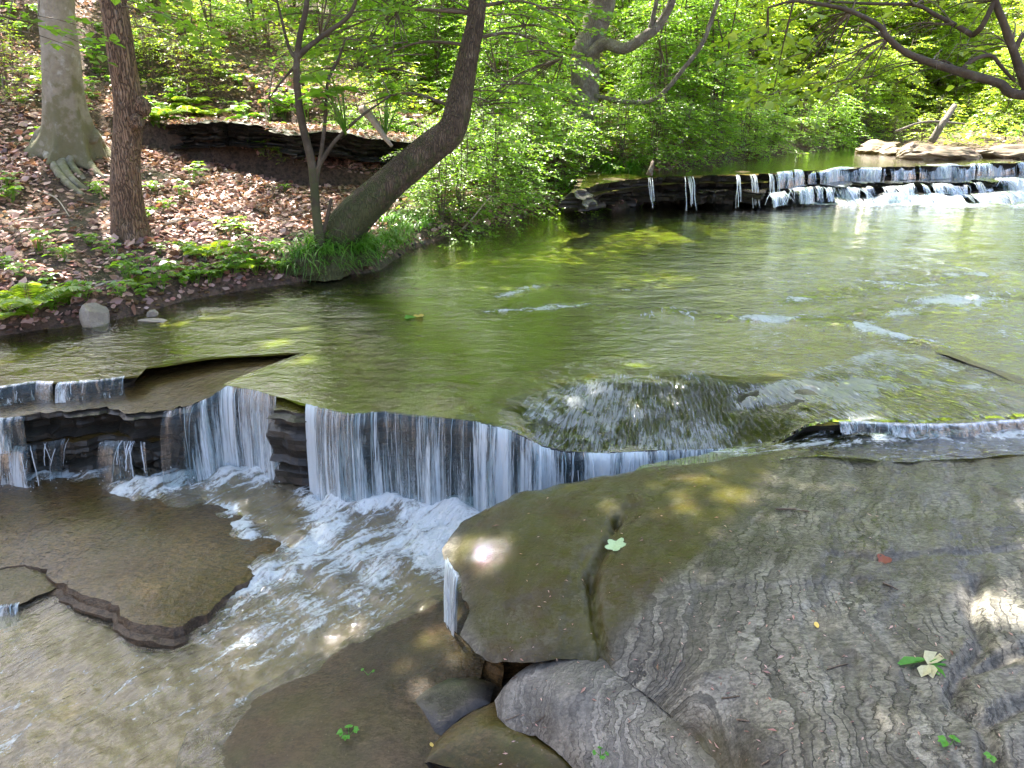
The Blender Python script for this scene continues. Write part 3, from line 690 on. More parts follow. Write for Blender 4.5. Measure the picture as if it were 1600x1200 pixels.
o = slab('rock_lobe', PX([(606, 1108, -.545), (620, 1082, -.53), (660, 1066, -.515), (700, 1052, -.495), (745, 1046, -.48), (775, 1060, -.47), (765, 1090, -.475), (720, 1112, -.49), (690, 1140, -.515), (655, 1125, -.535)]), [M['dark'], M['dark']], thick=.12,
         spacing=.007, edge=.015, jag=.008, rec=.04, seed=25, K=6, round_=.03, strata=.012, attrs=lambda x, y: dict(wet=.7 + 0 * x, moss=np.clip(.95 * sm(-.02, .12, y - px(690, 1085, -.5)[1]), 0, 1), lam=y * .8 + x * .25))
tag(o, 'dark curled rock plate with bent black layers, moss along its back', 'rock')
# dark ledge of the right-hand bed and edge under the right-hand channel
o = slab('rock_ledge', PX([(1462, 549, .012), (1480, 553, .014), (1530, 572, .014), (1600, 602, .012), (1800, 660, .010), (1810, 650, .010), (1612, 594, .014), (1535, 567, .014), (1480, 546, .012)]), [M['ledge'], M['dark']], thick=.1, spacing=.008, edge=.03, jag=.01,
         rec=.02, seed=27, K=4, attrs=wetmoss(.8, .6))
tag(o, 'thin dark rock edge slanting out of the water at the right', 'rock ledge')

# ---- lower stream floor
LOWB = [(-6, .2), (3.4, .2), (3.4, 3.3), (2.2, 4.4), (-6, 5.2)]
LC = PX([(480, 800, -.55), (850, 800, -.55), (700, 850, -.56), (640, 900, -.585), (540, 990, -.635), (290, 1130, -.69), (0, 1200, -.74), (0, 1000, -.69), (150, 960, -.67), (330, 955, -.655), (420, 890, -.6), (300, 745, -.535), (100, 742, -.535), (-300, 745, -.535), (-300, 1200, -.76),
         (300, 770, -.535), (400, 790, -.545), (1000, 800, -.5), (1200, 700, -.42)]) + [(2.5, 3.5, -.3), (0, .3, -.75), (3, 1, -.7), (-5, 5, -.54), (-5, 1, -.78)]
LC = [(q[0], q[1], q[2] + (.045 if q[1] < 3.4 else .015)) for q in LC]
_zl = rbf(LC, .02)
rng = np.random.default_rng(3)
V, F = fill(resample(np.c_[np.array(LOWB), np.zeros(5)], .2, True), .02, rng)
z = _zl(V[:, 0], V[:, 1])
mb = MB(); mb.add(np.c_[V, z - .06 + .02 * fbm(V[:, 0] * 2, V[:, 1] * 2, 3, 4)], [F], wet=.3, moss=np.clip(.1 + .5 * fbm(V[:, 0], V[:, 1] * 2, 3, 4), 0, 1), lam=V[:, 0])
M['sand'] = rock_mat('sandy_bed', (.20, .15, .085), (.31, .24, .145), moss=(.13, .115, .055), lam_amt=.1, film=.2)
setting(mb.build('lower_streambed', M['sand']))
# ------------------------------------------------------------------ water sheets
def bump_field(l, width): return lambda x, y: np.exp(-(seg_dist(np.c_[x, y], l)[0] / width) ** 2)
FARLIP = PX([(905, 296, .45), (940, 287, .45), (1010, 277, .45), (1100, 274, .45), (1200, 271, .45), (1300, 264, .45), (1400, 260, .45), (1500, 257, .45), (1600, 252, .45), (1900, 240, .45)])
FARBASE = P([(1040, 318, 0), (1150, 318, 0), (1250, 317, 0), (1400, 320, 0), (1600, 320, 0), (1900, 320, 0)])
pl = np.array([q[:2] for q in LIP] + [q[:2] for q in BACK])
pl3 = resample(np.c_[pl, np.zeros(len(pl))], .035, True)
nn = poly_in_normals(pl3[:, :2]); dl_ = lip_d(pl3[:, 0], pl3[:, 1])
pl3[:, :2] -= nn * np.where(dl_ < .04, .012, 0)[:, None]
V, F = fill(pl3[:, :2], .0075, np.random.default_rng(5))
x, y = V.T
z = zpool(x, y)
f = face_w(x, y); dlip = lip_d(x, y)
rf = np.zeros(len(x))
for k, l in enumerate(RIFF): rf = np.maximum(rf, (.5 if k == 5 else 1.) * np.exp(-(seg_dist(V, l)[0] / (.10 if k < 3 else .16)) ** 2))
right = sm(.9, 2.6, x - .1 * (y - 5)) * sm(9, 6.5, y)
farb, _ = seg_dist(V, FARBASE)
farfoam = np.exp(-(farb / .22) ** 2) * sm(2.6, 4.6, x)
z = z + (rf * .02 + right * .008) * fbm(x * 9, y * 9, 3, 61) + .004 * fbm(x * 3, y * 4, 3, 62) * sm(0, .5, dlip) + farfoam * .05 * fbm(x * 5, y * 8, 3, 4)
z = z + f * .004 * fbm(x * 18, y * 3, 2, 65)
rip = .34 + .9 * rf + .45 * right + .5 * f + .1 * sm(7, 11, y) - .08 * sm(.8, .2, dlip)
foam = np.clip(.62 * farfoam + .62 * rf * sm(-.35, .25, fbm(x * 2.5, y * 4, 2, 9)) + (.50 - .16 * sm(1.0, 1.7, x) + .34 * fbm(x * 2.0, y * 2.6, 3, 14) + .22 * np.exp(-(seg_dist(V, FTOP[3:9])[0] / .12) ** 2)) * sm(0, .6, f) + .30 * right * sm(-.3, .3, fbm(x * 1.6, y * 3, 3, 16)), 0, 1)
cx, cy = px(1010, 470, 0)[:2]
ang = np.arctan2(x - cx, cy - y); rr = np.hypot(x - cx, y - cy)
uv = np.c_[ang * .75, rr]
mb = MB(); mb.add(np.c_[V, z], [F], uv=uv, rip=rip, foam=foam, sheet=f)
setting(mb.build('pool_water', M['pool']))
# shelf film below the left step, and the right-hand channel flowing along the foreground shelf
def sheet(name, outl, spacing, mat, rip=.3, foam=0., amp=.006, sheetv=0., seed=1, rot=0., ctrl=()):
    o = resample(np.array([q[:3] for q in outl]), .04, True)
    V, F = fill(o[:, :2], spacing, np.random.default_rng(seed))
    zf = rbf([tuple(q) for q in o[::2]] + list(ctrl), .02)
    zz = zf(V[:, 0], V[:, 1]) + amp * fbm(V[:, 0] * 8, V[:, 1] * 12, 4, seed)
    c, s = math.cos(rot), math.sin(rot)
    mb = MB(); mb.add(np.c_[V, zz], [F], uv=np.c_[V[:, 0] * c - V[:, 1] * s, V[:, 0] * s + V[:, 1] * c], rip=rip, foam=foam(V[:, 0], V[:, 1]) if callable(foam) else foam, sheet=sheetv)
    return setting(mb.build(name, mat))
chan_foam = lambda x, y: .26 + .32 * np.exp(-((y - px(1300, 690, -.1)[1]) / .07) ** 2)
sheet('channel_water', PX([(1175, 690, -.20), (1215, 672, -.16), (1262, 652, -.095), (1310, 650, -.07), (1420, 660, -.055), (1600, 672, -.045), (1900, 660, -.04), (1950, 698, -.04), (1600, 710, -.06), (1420, 722, -.075), (1320, 717, -.075), (1250, 712, -.08), (1150, 730, -.10), (1050, 738, -.115), (985, 742, -.13),
       (1000, 728, -.13), (1090, 712, -.14)]), .008, M['pool'], rip=.75, foam=chan_foam, amp=.012, seed=7, rot=1.45)
# upper stream beyond the far falls
up = [tuple(q) for q in np.array(FARLIP)] + [(12.5, 14.2, .45), (10, 18, .45), (9.5, 21, .45), (6, 20, .45)]
up += [(q[0] - .4, q[1] + .3, .45) for q in WL_LEFT[15:][::-1]]
o = resample(np.array(up), .12, True)
V, F = fill(o[:, :2], .012, np.random.default_rng(6))
mb = MB(); mb.add(np.c_[V, np.full(len(V), .45) + .003 * fbm(V[:, 0] * 3, V[:, 1] * 3, 2, 4)], [F], uv=V, rip=.16, foam=0., sheet=0.)
setting(mb.build('upper_stream_water', M['pool']))
mb = MB(); mb.add(np.c_[V, np.full(len(V), .33) + .05 * fbm(V[:, 0] * .8, V[:, 1] * .8, 3, 4)], [F], wet=.3, moss=.5, lam=V[:, 0])
setting(mb.build('upper_streambed', M['bed']))
# lower stream with the plunge foam
V, F = fill(resample(np.c_[np.array(LOWB), np.zeros(5)], .1, True), .0075, rng)
x, y = V.T
z = _zl(x, y)
FLOW = P([(760, 815, -.55), (660, 835, -.56), (600, 880, -.58), (520, 930, -.6), (450, 968, -.63), (380, 1005, -.65), (250, 1060, -.67), (120, 1120, -.7), (0, 1170, -.72)])
FL2 = P([(500, 790, -.55), (505, 840, -.56), (470, 885, -.58), (430, 905, -.6), (395, 925, -.62)])
FL3 = P([(200, 770, -.53), (270, 752, -.53), (345, 748, -.53), (430, 742, -.53), (470, 738, -.54)])
FL4 = P([(330, 785, -.54), (365, 800, -.55), (380, 835, -.56), (430, 855, -.57), (470, 860, -.58)])
FL5 = P([(0, 742, -.53), (60, 742, -.53), (150, 738, -.53)])
d1, a1 = seg_dist(V, FLOW); d2, _ = seg_dist(V, FL2); d3, _ = seg_dist(V, FL3); d4, _ = seg_dist(V, FL4); d5, _ = seg_dist(V, FL5)
foam = np.exp(-(d1 / (.27 + .08 * a1)) ** 2) * (.95 - .66 * sm(.4, 1.7, a1)) * 1.12
pool = np.exp(-((x - px(690, 860, -.56)[0]) / .40) ** 2 - ((y - px(690, 860, -.56)[1]) / .34) ** 2)
base3 = bump_field(P([(480, 785, -.55), (600, 795, -.55), (720, 800, -.55), (850, 790, -.55)]), .12)(x, y)
foam = np.clip(np.maximum.reduce([foam, 1.12 * pool, .8 * np.exp(-(d2 / .16) ** 2), .85 * np.exp(-(d3 / .17) ** 2), .8 * np.exp(-(d4 / .07) ** 2), .7 * np.exp(-(d5 / .11) ** 2), .85 * base3]), 0, 1)
foam = np.maximum(foam, .27 * np.exp(-(d1 / .75) ** 2)) * (.86 + .32 * fbm(x * 3.2, y * 3.2, 3, 15))
dn = np.array(px(100, 1150, -.7) - px(650, 840, -.57))[:2]; dn /= np.hypot(*dn)
uv = np.c_[x * -dn[1] + y * dn[0], (x * dn[0] + y * dn[1]) * .7]
z = z + foam * (.085 * fbm(x * 7, y * 7, 4, 71) + .025 * fbm(x * 25, y * 25, 3, 73) + .05 * np.maximum(base3, np.exp(-(d3 / .08) ** 2))) + .005 * fbm(uv[:, 0] * 9, uv[:, 1] * 4, 3, 74)
mb = MB(); mb.add(np.c_[V, z], [F], uv=uv, rip=.6 + .5 * foam, foam=foam, sheet=0.)
setting(mb.build('lower_stream_water', M['lower']))

# ------------------------------------------------------------------ waterfalls
def falls(name, lip, zb, label, out=(0, -1), v=.10, dens=None, strands=14, seed=1, gap=0., layers=2, wob=.02, rs=.0028, group=None, step=.009, dn=.25, zn=0., drops=0, cut=None):
    lip = resample(np.array([q[:3] for q in lip], float), step)
    n = len(lip); arc = np.r_[0, np.cumsum(np.linalg.norm(np.diff(lip, axis=0), axis=1))]
    rg = np.random.default_rng(seed); out = np.array([*out, 0.]); out /= np.linalg.norm(out)
    zbv = np.interp(np.linspace(0, 1, n), np.linspace(0, 1, len(zb)), zb) if np.ndim(zb) else np.full(n, zb)
    den = np.interp(np.linspace(0, 1, n), np.linspace(0, 1, len(dens)), dens) if dens is not None else np.full(n, .5)
    den = np.clip(den + dn * 1.6 * fbm(arc / (.12 if step < .015 else .35), arc * 0 + seed, 3, seed + 8), 0, 1.1); zbv = zbv + zn * fbm(arc / .3, arc * 0 + 2, 3, seed + 9)
    side = np.gradient(lip, axis=0); side /= np.linalg.norm(side, axis=1)[:, None] + 1e-9
    T = np.linspace(0, 1, 16)
    mbx = MB()
    for L in range(layers):
        vv = v * (.75 + .5 * vnoise(arc / .07, arc * 0 + L * 3.1, seed)) + L * .012
        dr = wob * fbm(arc / .12, arc * 0 + 7.7 * L, 2, seed + 2)
        rows = []
        for k, tt in enumerate(T):
            h = lip[:, 2] - zbv; s_ = math.sqrt(tt)
            q = lip + out * (vv * s_ + .012 * L)[:, None] + side * (dr * s_)[:, None]
            q[:, 2] = lip[:, 2] + .004 - h * tt + .0
            q += out * (.006 * fbm(arc / .02, arc * 0 + tt * 2, 2, seed + 5))[:, None]
            rows.append(q)
        VV = np.vstack(rows); a = np.arange(n - 1)
        FF = np.vstack([np.c_[k * n + a, k * n + a + 1, (k + 1) * n + a + 1, (k + 1) * n + a] for k in range(len(T) - 1)])
        if cut is not None:                        # gaps where no water runs over the edge
            ck = den + (.55 if step < .015 else .5) * fbm(arc / (.10 if step < .015 else .06), arc * 0 + L * 5.3 + seed, 3, seed + 20) > cut
            kk = np.tile(ck[:-1] & ck[1:], len(T) - 1); FF = FF[kk]
        uv = np.vstack([np.c_[arc + L * 31.7 + seed * 3.3, np.full(n, tt * .6) + .0] for tt in T])
        mbx.add(VV, [FF], mat=0, uv=uv, dens=np.tile(den, len(T)))
    L_ = arc[-1]
    for k in range(int(L_ * strands)):
        s = rg.uniform(0, L_); i = min(n - 1, int(np.searchsorted(arc, s)))
        if rg.random() > den[i] * 1.6: continue
        t1 = rg.uniform(.45, 1.); t0 = 0 if rg.random() < .75 else rg.uniform(0, .4)
        tt = np.linspace(t0, max(t1, t0 + .2), 9); tt = np.minimum(tt, 1)
        vv = v * rg.uniform(.8, 1.35) + .02; dr = rg.normal(0, wob * .8)
        h = lip[i, 2] - zbv[i]
        pth = lip[i] + out * (vv * np.sqrt(tt))[:, None] + side[i] * (dr * np.sqrt(tt))[:, None] - np.c_[tt * 0, tt * 0, h * tt - .004]
        pth += rg.normal(0, .0015, pth.shape)
        r = rs * rg.uniform(.5, 1.3) * np.interp(tt, [t0, t0 + .1, 1], [.6, 1, .45])
        VV, FF = tube_vf(pth, r, 5)
        mbx.add(VV, FF, mat=1, uv=np.zeros((len(VV), 2)), dens=0.)
    for k in range(drops):                         # spray thrown up where it lands
        i = rg.integers(n)
        if rg.random() > den[i] + .2: continue
        c = lip[i] + out * (v + rg.normal(.03, .06)) + side[i] * rg.normal(0, .05); c[2] = zbv[i] + abs(rg.normal(0, .045)) + .01
        r = abs(rg.normal(0, 1)) * .0022 + .0012
        D = np.array([(1, 0, 0), (-.5, .87, 0), (-.5, -.87, 0), (0, 0, 1.3), (0, 0, -1.3)]) * r + c
        mbx.add(D, [np.array([(0, 1, 3), (1, 2, 3), (2, 0, 3), (1, 0, 4), (2, 1, 4), (0, 2, 4)])], mat=1, uv=np.zeros((5, 2)), dens=0.)
    c = lip.mean(0); c[2] = zbv.min()
    o = mbx.build(name, [M['fall'], M['strand']], origin=c)
    return tag(o, label, 'waterfall', group)
falls('waterfall', PX([(478, 632, -.004), (520, 642, -.004), (548, 647, -.004), (600, 643, -.004), (660, 650, -.006), (740, 658, -.01), (800, 674, -.05), (845, 697, -.14)]), [-.55, -.55, -.55, -.54], 'widest waterfall, a curtain of fine white threads dropping from the green pool into foam',
      dens=[.85, .58, .54, .50, .48, .58], strands=18, seed=3, wob=.014, v=.10, drops=500, layers=2, dn=.22, rs=.0017)
falls('waterfall', PX([(258, 643, -.097), (300, 634, -.073), (330, 620, -.043), (354, 604, -.004), (392, 609, -.004), (432, 620, -.004)]), -.535, 'broken white waterfall just left of the dark rock pillar', dens=[.2, .6, .5, .65, .65, .55], strands=16, seed=5, wob=.05, v=.10, cut=.28, drops=350, layers=2, rs=.0024)
falls('waterfall', PX([(-420, 704, -.298), (0, 693, -.298), (40, 699, -.298), (100, 686, -.298), (160, 688, -.298), (250, 692, -.31)]), -.53, 'low ragged waterfall over the bottom tier at the left edge', dens=[.3, .5, .4, .55, .5, .2, .05], strands=34, seed=7, wob=.07, v=.07, drops=300, cut=.35)
falls('waterfall', PX([(-420, 640, 0.004), (0, 604, .004), (60, 595, .004), (84, 597, .004)]), -.105, 'tiny fall of water over the top step at the left edge', dens=[.6, .55, .35], strands=20, seed=9, wob=.02, v=.05)
falls('waterfall', PX([(92, 598, .004), (160, 593, .004), (196, 588, .004)]), -.105, 'glinting short spill over the top step left of the dark hollow', dens=[.4, .5, .5], strands=15, seed=10, wob=.02, v=.04)
falls('waterfall', PX([(836, 696, -.14), (880, 707, -.182), (950, 709, -.2), (1050, 704, -.205), (1120, 702, -.21), (1180, 702, -.2)]), -.47, 'bright short waterfall half hidden behind the big foreground shelf', dens=[.6, .7, .75, .75, .7, .6], strands=60, seed=11, wob=.02, v=.06, layers=2)
falls('waterfall', PX([(-30, 640, -.098), (0, 654, -.098), (40, 650, -.098)]), -.29, 'small white gush between the two tiers at the far left', dens=[.8, .7, .2], strands=40, seed=12, wob=.02, v=.05)
falls('waterfall', PX([(699, 872, -.236), (706, 886, -.238), (716, 902, -.24)]), [-.57, -.57], 'thin twisting trickle falling from the tip of the mossy nose', out=(-.7, -1), dens=[.75, .6], strands=240, seed=13, wob=.012, v=.02, rs=.0024, step=.004)
falls('waterfall', PX([(0, 946, -.598), (18, 944, -.598), (30, 942, -.598)]), -.70, 'little spout pouring off the small mossy slab', dens=[.8, .8], strands=80, seed=14, wob=.01, v=.03)
falls('waterfall', PX([(1310, 659, -.01), (1340, 658, -.004), (1420, 663, -.004), (1500, 662, -.004), (1600, 655, -.004), (1900, 642, -.004)]), -.06, 'dark low spill along the right-hand step behind the shelf', dens=[.3, .15, .1, .15, .2], strands=20, seed=15, wob=.01, v=.03)

# far falls: stacked dark ledges with a cascade that whitens to the right
F1 = [tuple(px(u, v, .44)) + (.12,) for u, v in ((895, 302), (940, 288), (1010, 278), (1100, 275), (1200, 272), (1300, 265), (1400, 261), (1500, 258), (1600, 253), (1900, 241))]
o = slab('rock_ledge', F1 + [(13.5, 14, .44, 0), (11, 14.5, .40, 0), (4.2, 14.2, .40, 0), (1.4, 13.2, .44, 0)], [M['ledge'], M['dark']], thick=.2, spacing=.012, edge=.06, jag=.10, micro=lambda x, y: .03 * fbm(x * 2, y * 2, 3, 8), seed=31, strata=.05, K=8, attrs=wetmoss(.5, .3), round_=0.)
tag(o, 'dark top ledge of the far falls across the stream', 'rock ledge')
F2 = [tuple(px(u, v, .25)) + (.12,) for u, v in ((900, 312), (960, 303), (1040, 297), (1120, 298), (1200, 297), (1300, 290), (1400, 287), (1500, 283), (1600, 280), (1900, 266))]
o = slab('rock_ledge', F2 + [(13.5, 13.8, .25, 0), (4, 13.4, .25, 0), (1.3, 12.9, .25, 0)], [M['dark'], M['dark']], thick=.17, spacing=.012, edge=.06, jag=.2, micro=lambda x, y: .05 * fbm(x * 2.2, y * 2.2, 3, 9), seed=32, strata=.06, K=7, attrs=wetmoss(.9, .1), round_=0.)
tag(o, 'middle dark ledge of the far falls, streaked with white water', 'rock ledge')
F3 = [tuple(px(u, v, .1)) + (.05,) for u, v in ((890, 320), (960, 313), (1040, 309), (1120, 309), (1200, 308), (1300, 306), (1400, 304), (1500, 302), (1600, 300), (1900, 288))]
o = slab('rock_ledge', F3 + [(13.2, 13.4, .1, 0), (4, 13, .1, 0), (1.2, 12.6, .1, 0)], [M['dark'], M['dark']], thick=.2, spacing=.012, edge=.06, jag=.16, seed=33, strata=.05, K=6, attrs=wetmoss(.9, .1), round_=0.)
tag(o, 'lowest dark ledge of the far falls at the pool edge', 'rock ledge')
def rag(l, step, amp, seed):                      # a ragged lip: height and depth wander along it
    l = resample(np.array([q[:3] for q in l], float), step); a = np.arange(len(l)) * step
    l[:, 2] += amp * fbm(a / .5, a * 0, 3, seed) * .7; l[:, 1] += amp * 2.5 * fbm(a / .7, a * 0 + 9, 3, seed + 1)
    return l
falls('waterfall', rag(FARLIP[4:], .05, .05, 1), [.2, .22, .23], 'upper tier of the bright far cascade at the right', dens=[.15, .34, .28, .42, .34, .46, .42], strands=40, seed=41, wob=.12, v=.13, rs=.005, step=.02, dn=.5, zn=.05, cut=.16)
falls('waterfall', rag([q[:3] for q in F2[4:]], .05, .09, 3), [.06, .06], 'middle tier of the bright far cascade at the right', dens=[.2, .42, .36, .52, .45, .58, .55], strands=44, seed=42, wob=.14, v=.22, rs=.007, step=.02, dn=.5, zn=.05, cut=.16)
falls('waterfall', rag([q[:3] for q in F3[5:]], .05, .07, 5), [-.01, -.01], 'bottom tier of the bright far cascade at the right', dens=[.2, .4, .35, .5, .45, .55], strands=30, seed=43, wob=.16, v=.3, rs=.008, step=.02, dn=.4, cut=.16)
for k, (u, wd, n_, lb) in enumerate(((1016, 7, 5, 'leftmost hair-thin trickle down the dark far ledge beside the pale stump'), (1075, 16, 9, 'forked trickle on the dark far ledge'), (1152, 6, 6, 'single white trickle on the dark far ledge'), (1177, 12, 11, 'paired white trickle next to the far cascade'), (1208, 18, 14, 'widest white trickle at the start of the far cascade'))):
    rg = np.random.default_rng(400 + k); mb = MB(); v_ = np.interp(u, [1010, 1100, 1200], [278, 275, 272])
    for q in range(n_):
        a = px(u + rg.uniform(-.5, .5) * wd, v_, .455); tt = np.linspace(0, rg.uniform(.6, 1), 9); dr = rg.normal(0, .04)
        p_ = a + np.c_[dr * tt * .6 + .006 * np.sin(tt * 7 + q), -.22 * np.sqrt(tt) - .1 * tt, -.45 * tt]
        VV, FF = tube_vf(p_, rg.uniform(.0025, .006) * np.interp(tt, [0, .2, 1], [.6, 1, .7]), 5); mb.add(VV, FF, uv=np.zeros((len(VV), 2)), dens=0.)
    tag(mb.build('waterfall', [M['strand']], origin=px(u, v_, .0)), lb, 'waterfall')
# ------------------------------------------------------------------ foliage helpers
T4 = np.array([(0, 0, 0), (.34, .42, .07), (0, 1, -.06), (-.34, .42, .07)])
T6 = np.array([(0, 0, 0), (.28, .22, .06), (.40, .58, .08), (0, 1, -.10), (-.40, .58, .08), (-.28, .22, .06)])
def link(o, hubs, wood, r=.006):                   # a thin branch from the nearest limb to a spray
    hubs = np.array(hubs); h = hubs[np.argmin(np.linalg.norm(hubs - o, axis=1))]
    V, F = tube_vf(catmull([h, (h + o) / 2 + (0, 0, .06 * np.linalg.norm(o - h)), np.asarray(o)], 4), np.linspace(r * 1.6, r * .7, 9), 4, False); wood.add(V, F, moss=0.)
class Leaves:
    def __init__(s): s.p = []; s.d = []; s.n = []; s.s = []; s.r = []
    def add(s, p, d, n, sz, r):
        p = np.atleast_2d(p); k = len(p)
        s.p.append(p); s.d.append(np.broadcast_to(d, (k, 3))); s.n.append(np.broadcast_to(n, (k, 3)))
        s.s.append(np.broadcast_to(sz, (k,))); s.r.append(np.broadcast_to(r, (k,)))
    def arrays(s): return [np.concatenate(q) for q in (s.p, s.d, s.n, s.s, s.r)]
    def cut(s, keep):                              # keep(points) -> mask
        p, d, n, z, r = s.arrays(); m = keep(p)
        s.p, s.d, s.n, s.s, s.r = [p[m]], [d[m]], [n[m]], [z[m]], [r[m]]
    def into(s, mb, mat=0, tmpl=T4, width=1.):
        p, d, n, z, r = s.arrays()
        d = d / (np.linalg.norm(d, axis=1)[:, None] + 1e-9)
        n = n - d * np.sum(n * d, 1)[:, None]; n /= np.linalg.norm(n, axis=1)[:, None] + 1e-9
        x = np.cross(d, n); k = len(tmpl)
        V = p[:, None] + z[:, None, None] * (tmpl[None, :, 0, None] * width * x[:, None] + tmpl[None, :, 1, None] * d[:, None] + tmpl[None, :, 2, None] * n[:, None])
        b = np.arange(len(p))[:, None] * k
        F = [b + np.arange(4)[None]] if k == 4 else [np.vstack([b + np.array([[0, 1, 2, 3]]), b + np.array([[0, 3, 4, 5]])])]
        mb.add(V.reshape(-1, 3), F, mat=mat, rnd=np.repeat(r, k))
def unit(v): v = np.asarray(v, float); return v / (np.linalg.norm(v) + 1e-9)
def spray(rg, o, d, L, droop, ls, lv, tb, dens=1., tint=0., flat=.35, tw=.45):
    """a layered branch spray: axis, side twigs in one plane, alternate leaves"""
    d = unit(d); up = np.array([0, 0, 1.]); side = unit(np.cross(d, up) + rg.normal(0, .12, 3))
    t = np.linspace(0, 1, 8)[:, None]
    ax = np.asarray(o) + d * L * t + up * (-droop * L * t ** 2) + side * (rg.normal(0, .12) * L * t ** 2)
    if tb is not None:
        V, F = tube_vf(ax, np.linspace(.010, .002, 8) * max(.5, L), 4, False); tb.add(V, F, moss=0.)
    m = max(3, int(L / .085 * dens)); base_r = np.clip(rg.normal(.45 + tint, .16), 0, 1)
    for k in range(m):
        tt = .12 + .88 * (k + rg.random()) / m
        p0 = np.asarray(o) + d * L * tt + up * (-droop * L * tt ** 2)
        sg = 1 if k % 2 else -1
        td = unit(d * .75 + side * sg * .8 + up * rg.normal(-.06, .16))
        tl = L * tw * (1 - .62 * tt) * rg.uniform(.6, 1.2) + ls
        nl = max(2, int(tl / (ls * .5))); s = np.linspace(.15, 1, nl)
        q = p0 + td * (tl * s)[:, None] - up * (droop * .6 * tl * s ** 2)[:, None] + rg.normal(0, ls * .12, (nl, 3))
        ps = unit(np.cross(td, up)); sgn = np.where(np.arange(nl) % 2, 1, -1)[:, None]
        ld = td * .6 + ps * sgn * .8 + rg.normal(0, .22, (nl, 3)) - up * .18
        nn_ = up + rg.normal(0, flat, (nl, 3))
        lv.add(q, ld, nn_, ls * rg.uniform(.65, 1.2, nl), np.clip(base_r + rg.normal(0, .16, nl), 0, 1))

def sapling(name, seed, H, spread, n, ls, mats, nst=3, low=.15, label='', cat='shrub', droop=.35, dens=1., tw=.45, lean=.12):
    rg = np.random.default_rng(seed); root = thing(name, (0, 0, 0), label, cat)
    wood, lv = MB(), Leaves()
    stems = []
    for k in range(nst):
        a = rg.uniform(0, 6.28); dx, dy = lean * H * math.cos(a), lean * H * math.sin(a)
        hh = H * rg.uniform(.7, 1.)
        tt = np.linspace(0, 1, 9)[:, None]
        pth = np.array([0, 0, -.15]) + tt * np.array([dx, dy, hh + .15]) + rg.normal(0, .02, (9, 3)) * H * tt
        V, F = tube_vf(pth, np.linspace(.012, .004, 9) * H ** .8, 6); wood.add(V, F, moss=.2); stems.append(pth)
    for k in range(n):
        st = stems[k % nst]; t_ = low + (1 - low) * rg.random() ** .9
        i = t_ * 8; i0 = min(7, int(i)); p = st[i0] + (st[i0 + 1] - st[i0]) * (i - i0)
        a = rg.uniform(0, 6.28); L = spread * (1.15 - .6 * t_) * rg.uniform(.55, 1.1)
        spray(rg, p, (math.cos(a), math.sin(a), rg.uniform(-.05, .5)), L, droop * rg.uniform(.5, 1.4), ls, lv, wood, dens, tw=tw)
    wood.build('stem', M['twig'], root)
    fb = MB(); lv.into(fb); fb.build('foliage', M[mats], root, smooth=False)
    return root
def trunk_mesh(path, rad, ns=22, seed=0, ridge=.05, flare=0., nfl=5, mossbase=1.):
    path = catmull(path, 8); rad = np.interp(np.linspace(0, 1, len(path)), np.linspace(0, 1, len(rad)), rad)
    z0 = path[0][2]
    def rf(t_, ang, p):
        r = 1 + ridge * fbm(ang * 1.5 + 3 * np.sin(ang), np.full_like(ang, t_ * 7), 3, seed)
        h = max(0, p[2] - z0)
        r = r + flare * math.exp(-h / .30) * (.12 + .88 * (.5 + .5 * np.cos(ang * nfl + seed + 1.2 * np.sin(ang))) ** 3)
        return r
    V, F = tube_vf(path, rad, ns, True, rf)
    hgt = V[:, 2] - z0
    return V, F, np.clip(mossbase * np.exp(-np.maximum(hgt, 0) / .8) + .1, 0, 1), path, rad
def crown(rg, tip, cen, rad, n, ls, L, wood, lv, droop=.3, dens=.7, tint=0., keep=None, spread_r=1., thick=.03):
    """limbs from the trunk top to leaf sprays spread through an ellipsoid"""
    cen, rad = np.array(cen, float), np.array(rad, float)
    hubs = []
    for k in range(max(4, n // 14)):
        v = rg.normal(0, 1, 3); v /= np.linalg.norm(v); h = cen + v * rad * rg.uniform(.3, .75)
        m = (np.asarray(tip) + h) / 2 + np.array([0, 0, .12]) * np.linalg.norm(h - tip)
        V, F = tube_vf(catmull([tip, m, h], 5), np.linspace(thick, thick * .4, 11), 6, False); wood.add(V, F, moss=0.); hubs.append(h)
    hubs = np.array(hubs)
    for k in range(n):
        v = rg.normal(0, 1, 3); v /= np.linalg.norm(v); q = cen + v * rad * rg.random() ** .45
        h = hubs[np.argmin(np.linalg.norm(hubs - q, axis=1))]
        if keep is not None and not keep(q): continue
        V, F = tube_vf([h, (h + q) / 2 + rg.normal(0, .1, 3), q], [thick * .35, thick * .25, thick * .15], 4, False); wood.add(V, F, moss=0.)
        dd = unit(np.array([q[0] - cen[0], q[1] - cen[1], .0]) + rg.normal(0, .6, 3) * np.array([1, 1, .25]))
        spray(rg, q, dd, L * rg.uniform(.6, 1.2), droop, ls, lv, wood, dens, tint)
LIT = []                                           # leaf gaps shaped along sun rays to light chosen spots: (pixel u, v, z, radius m, keep share)
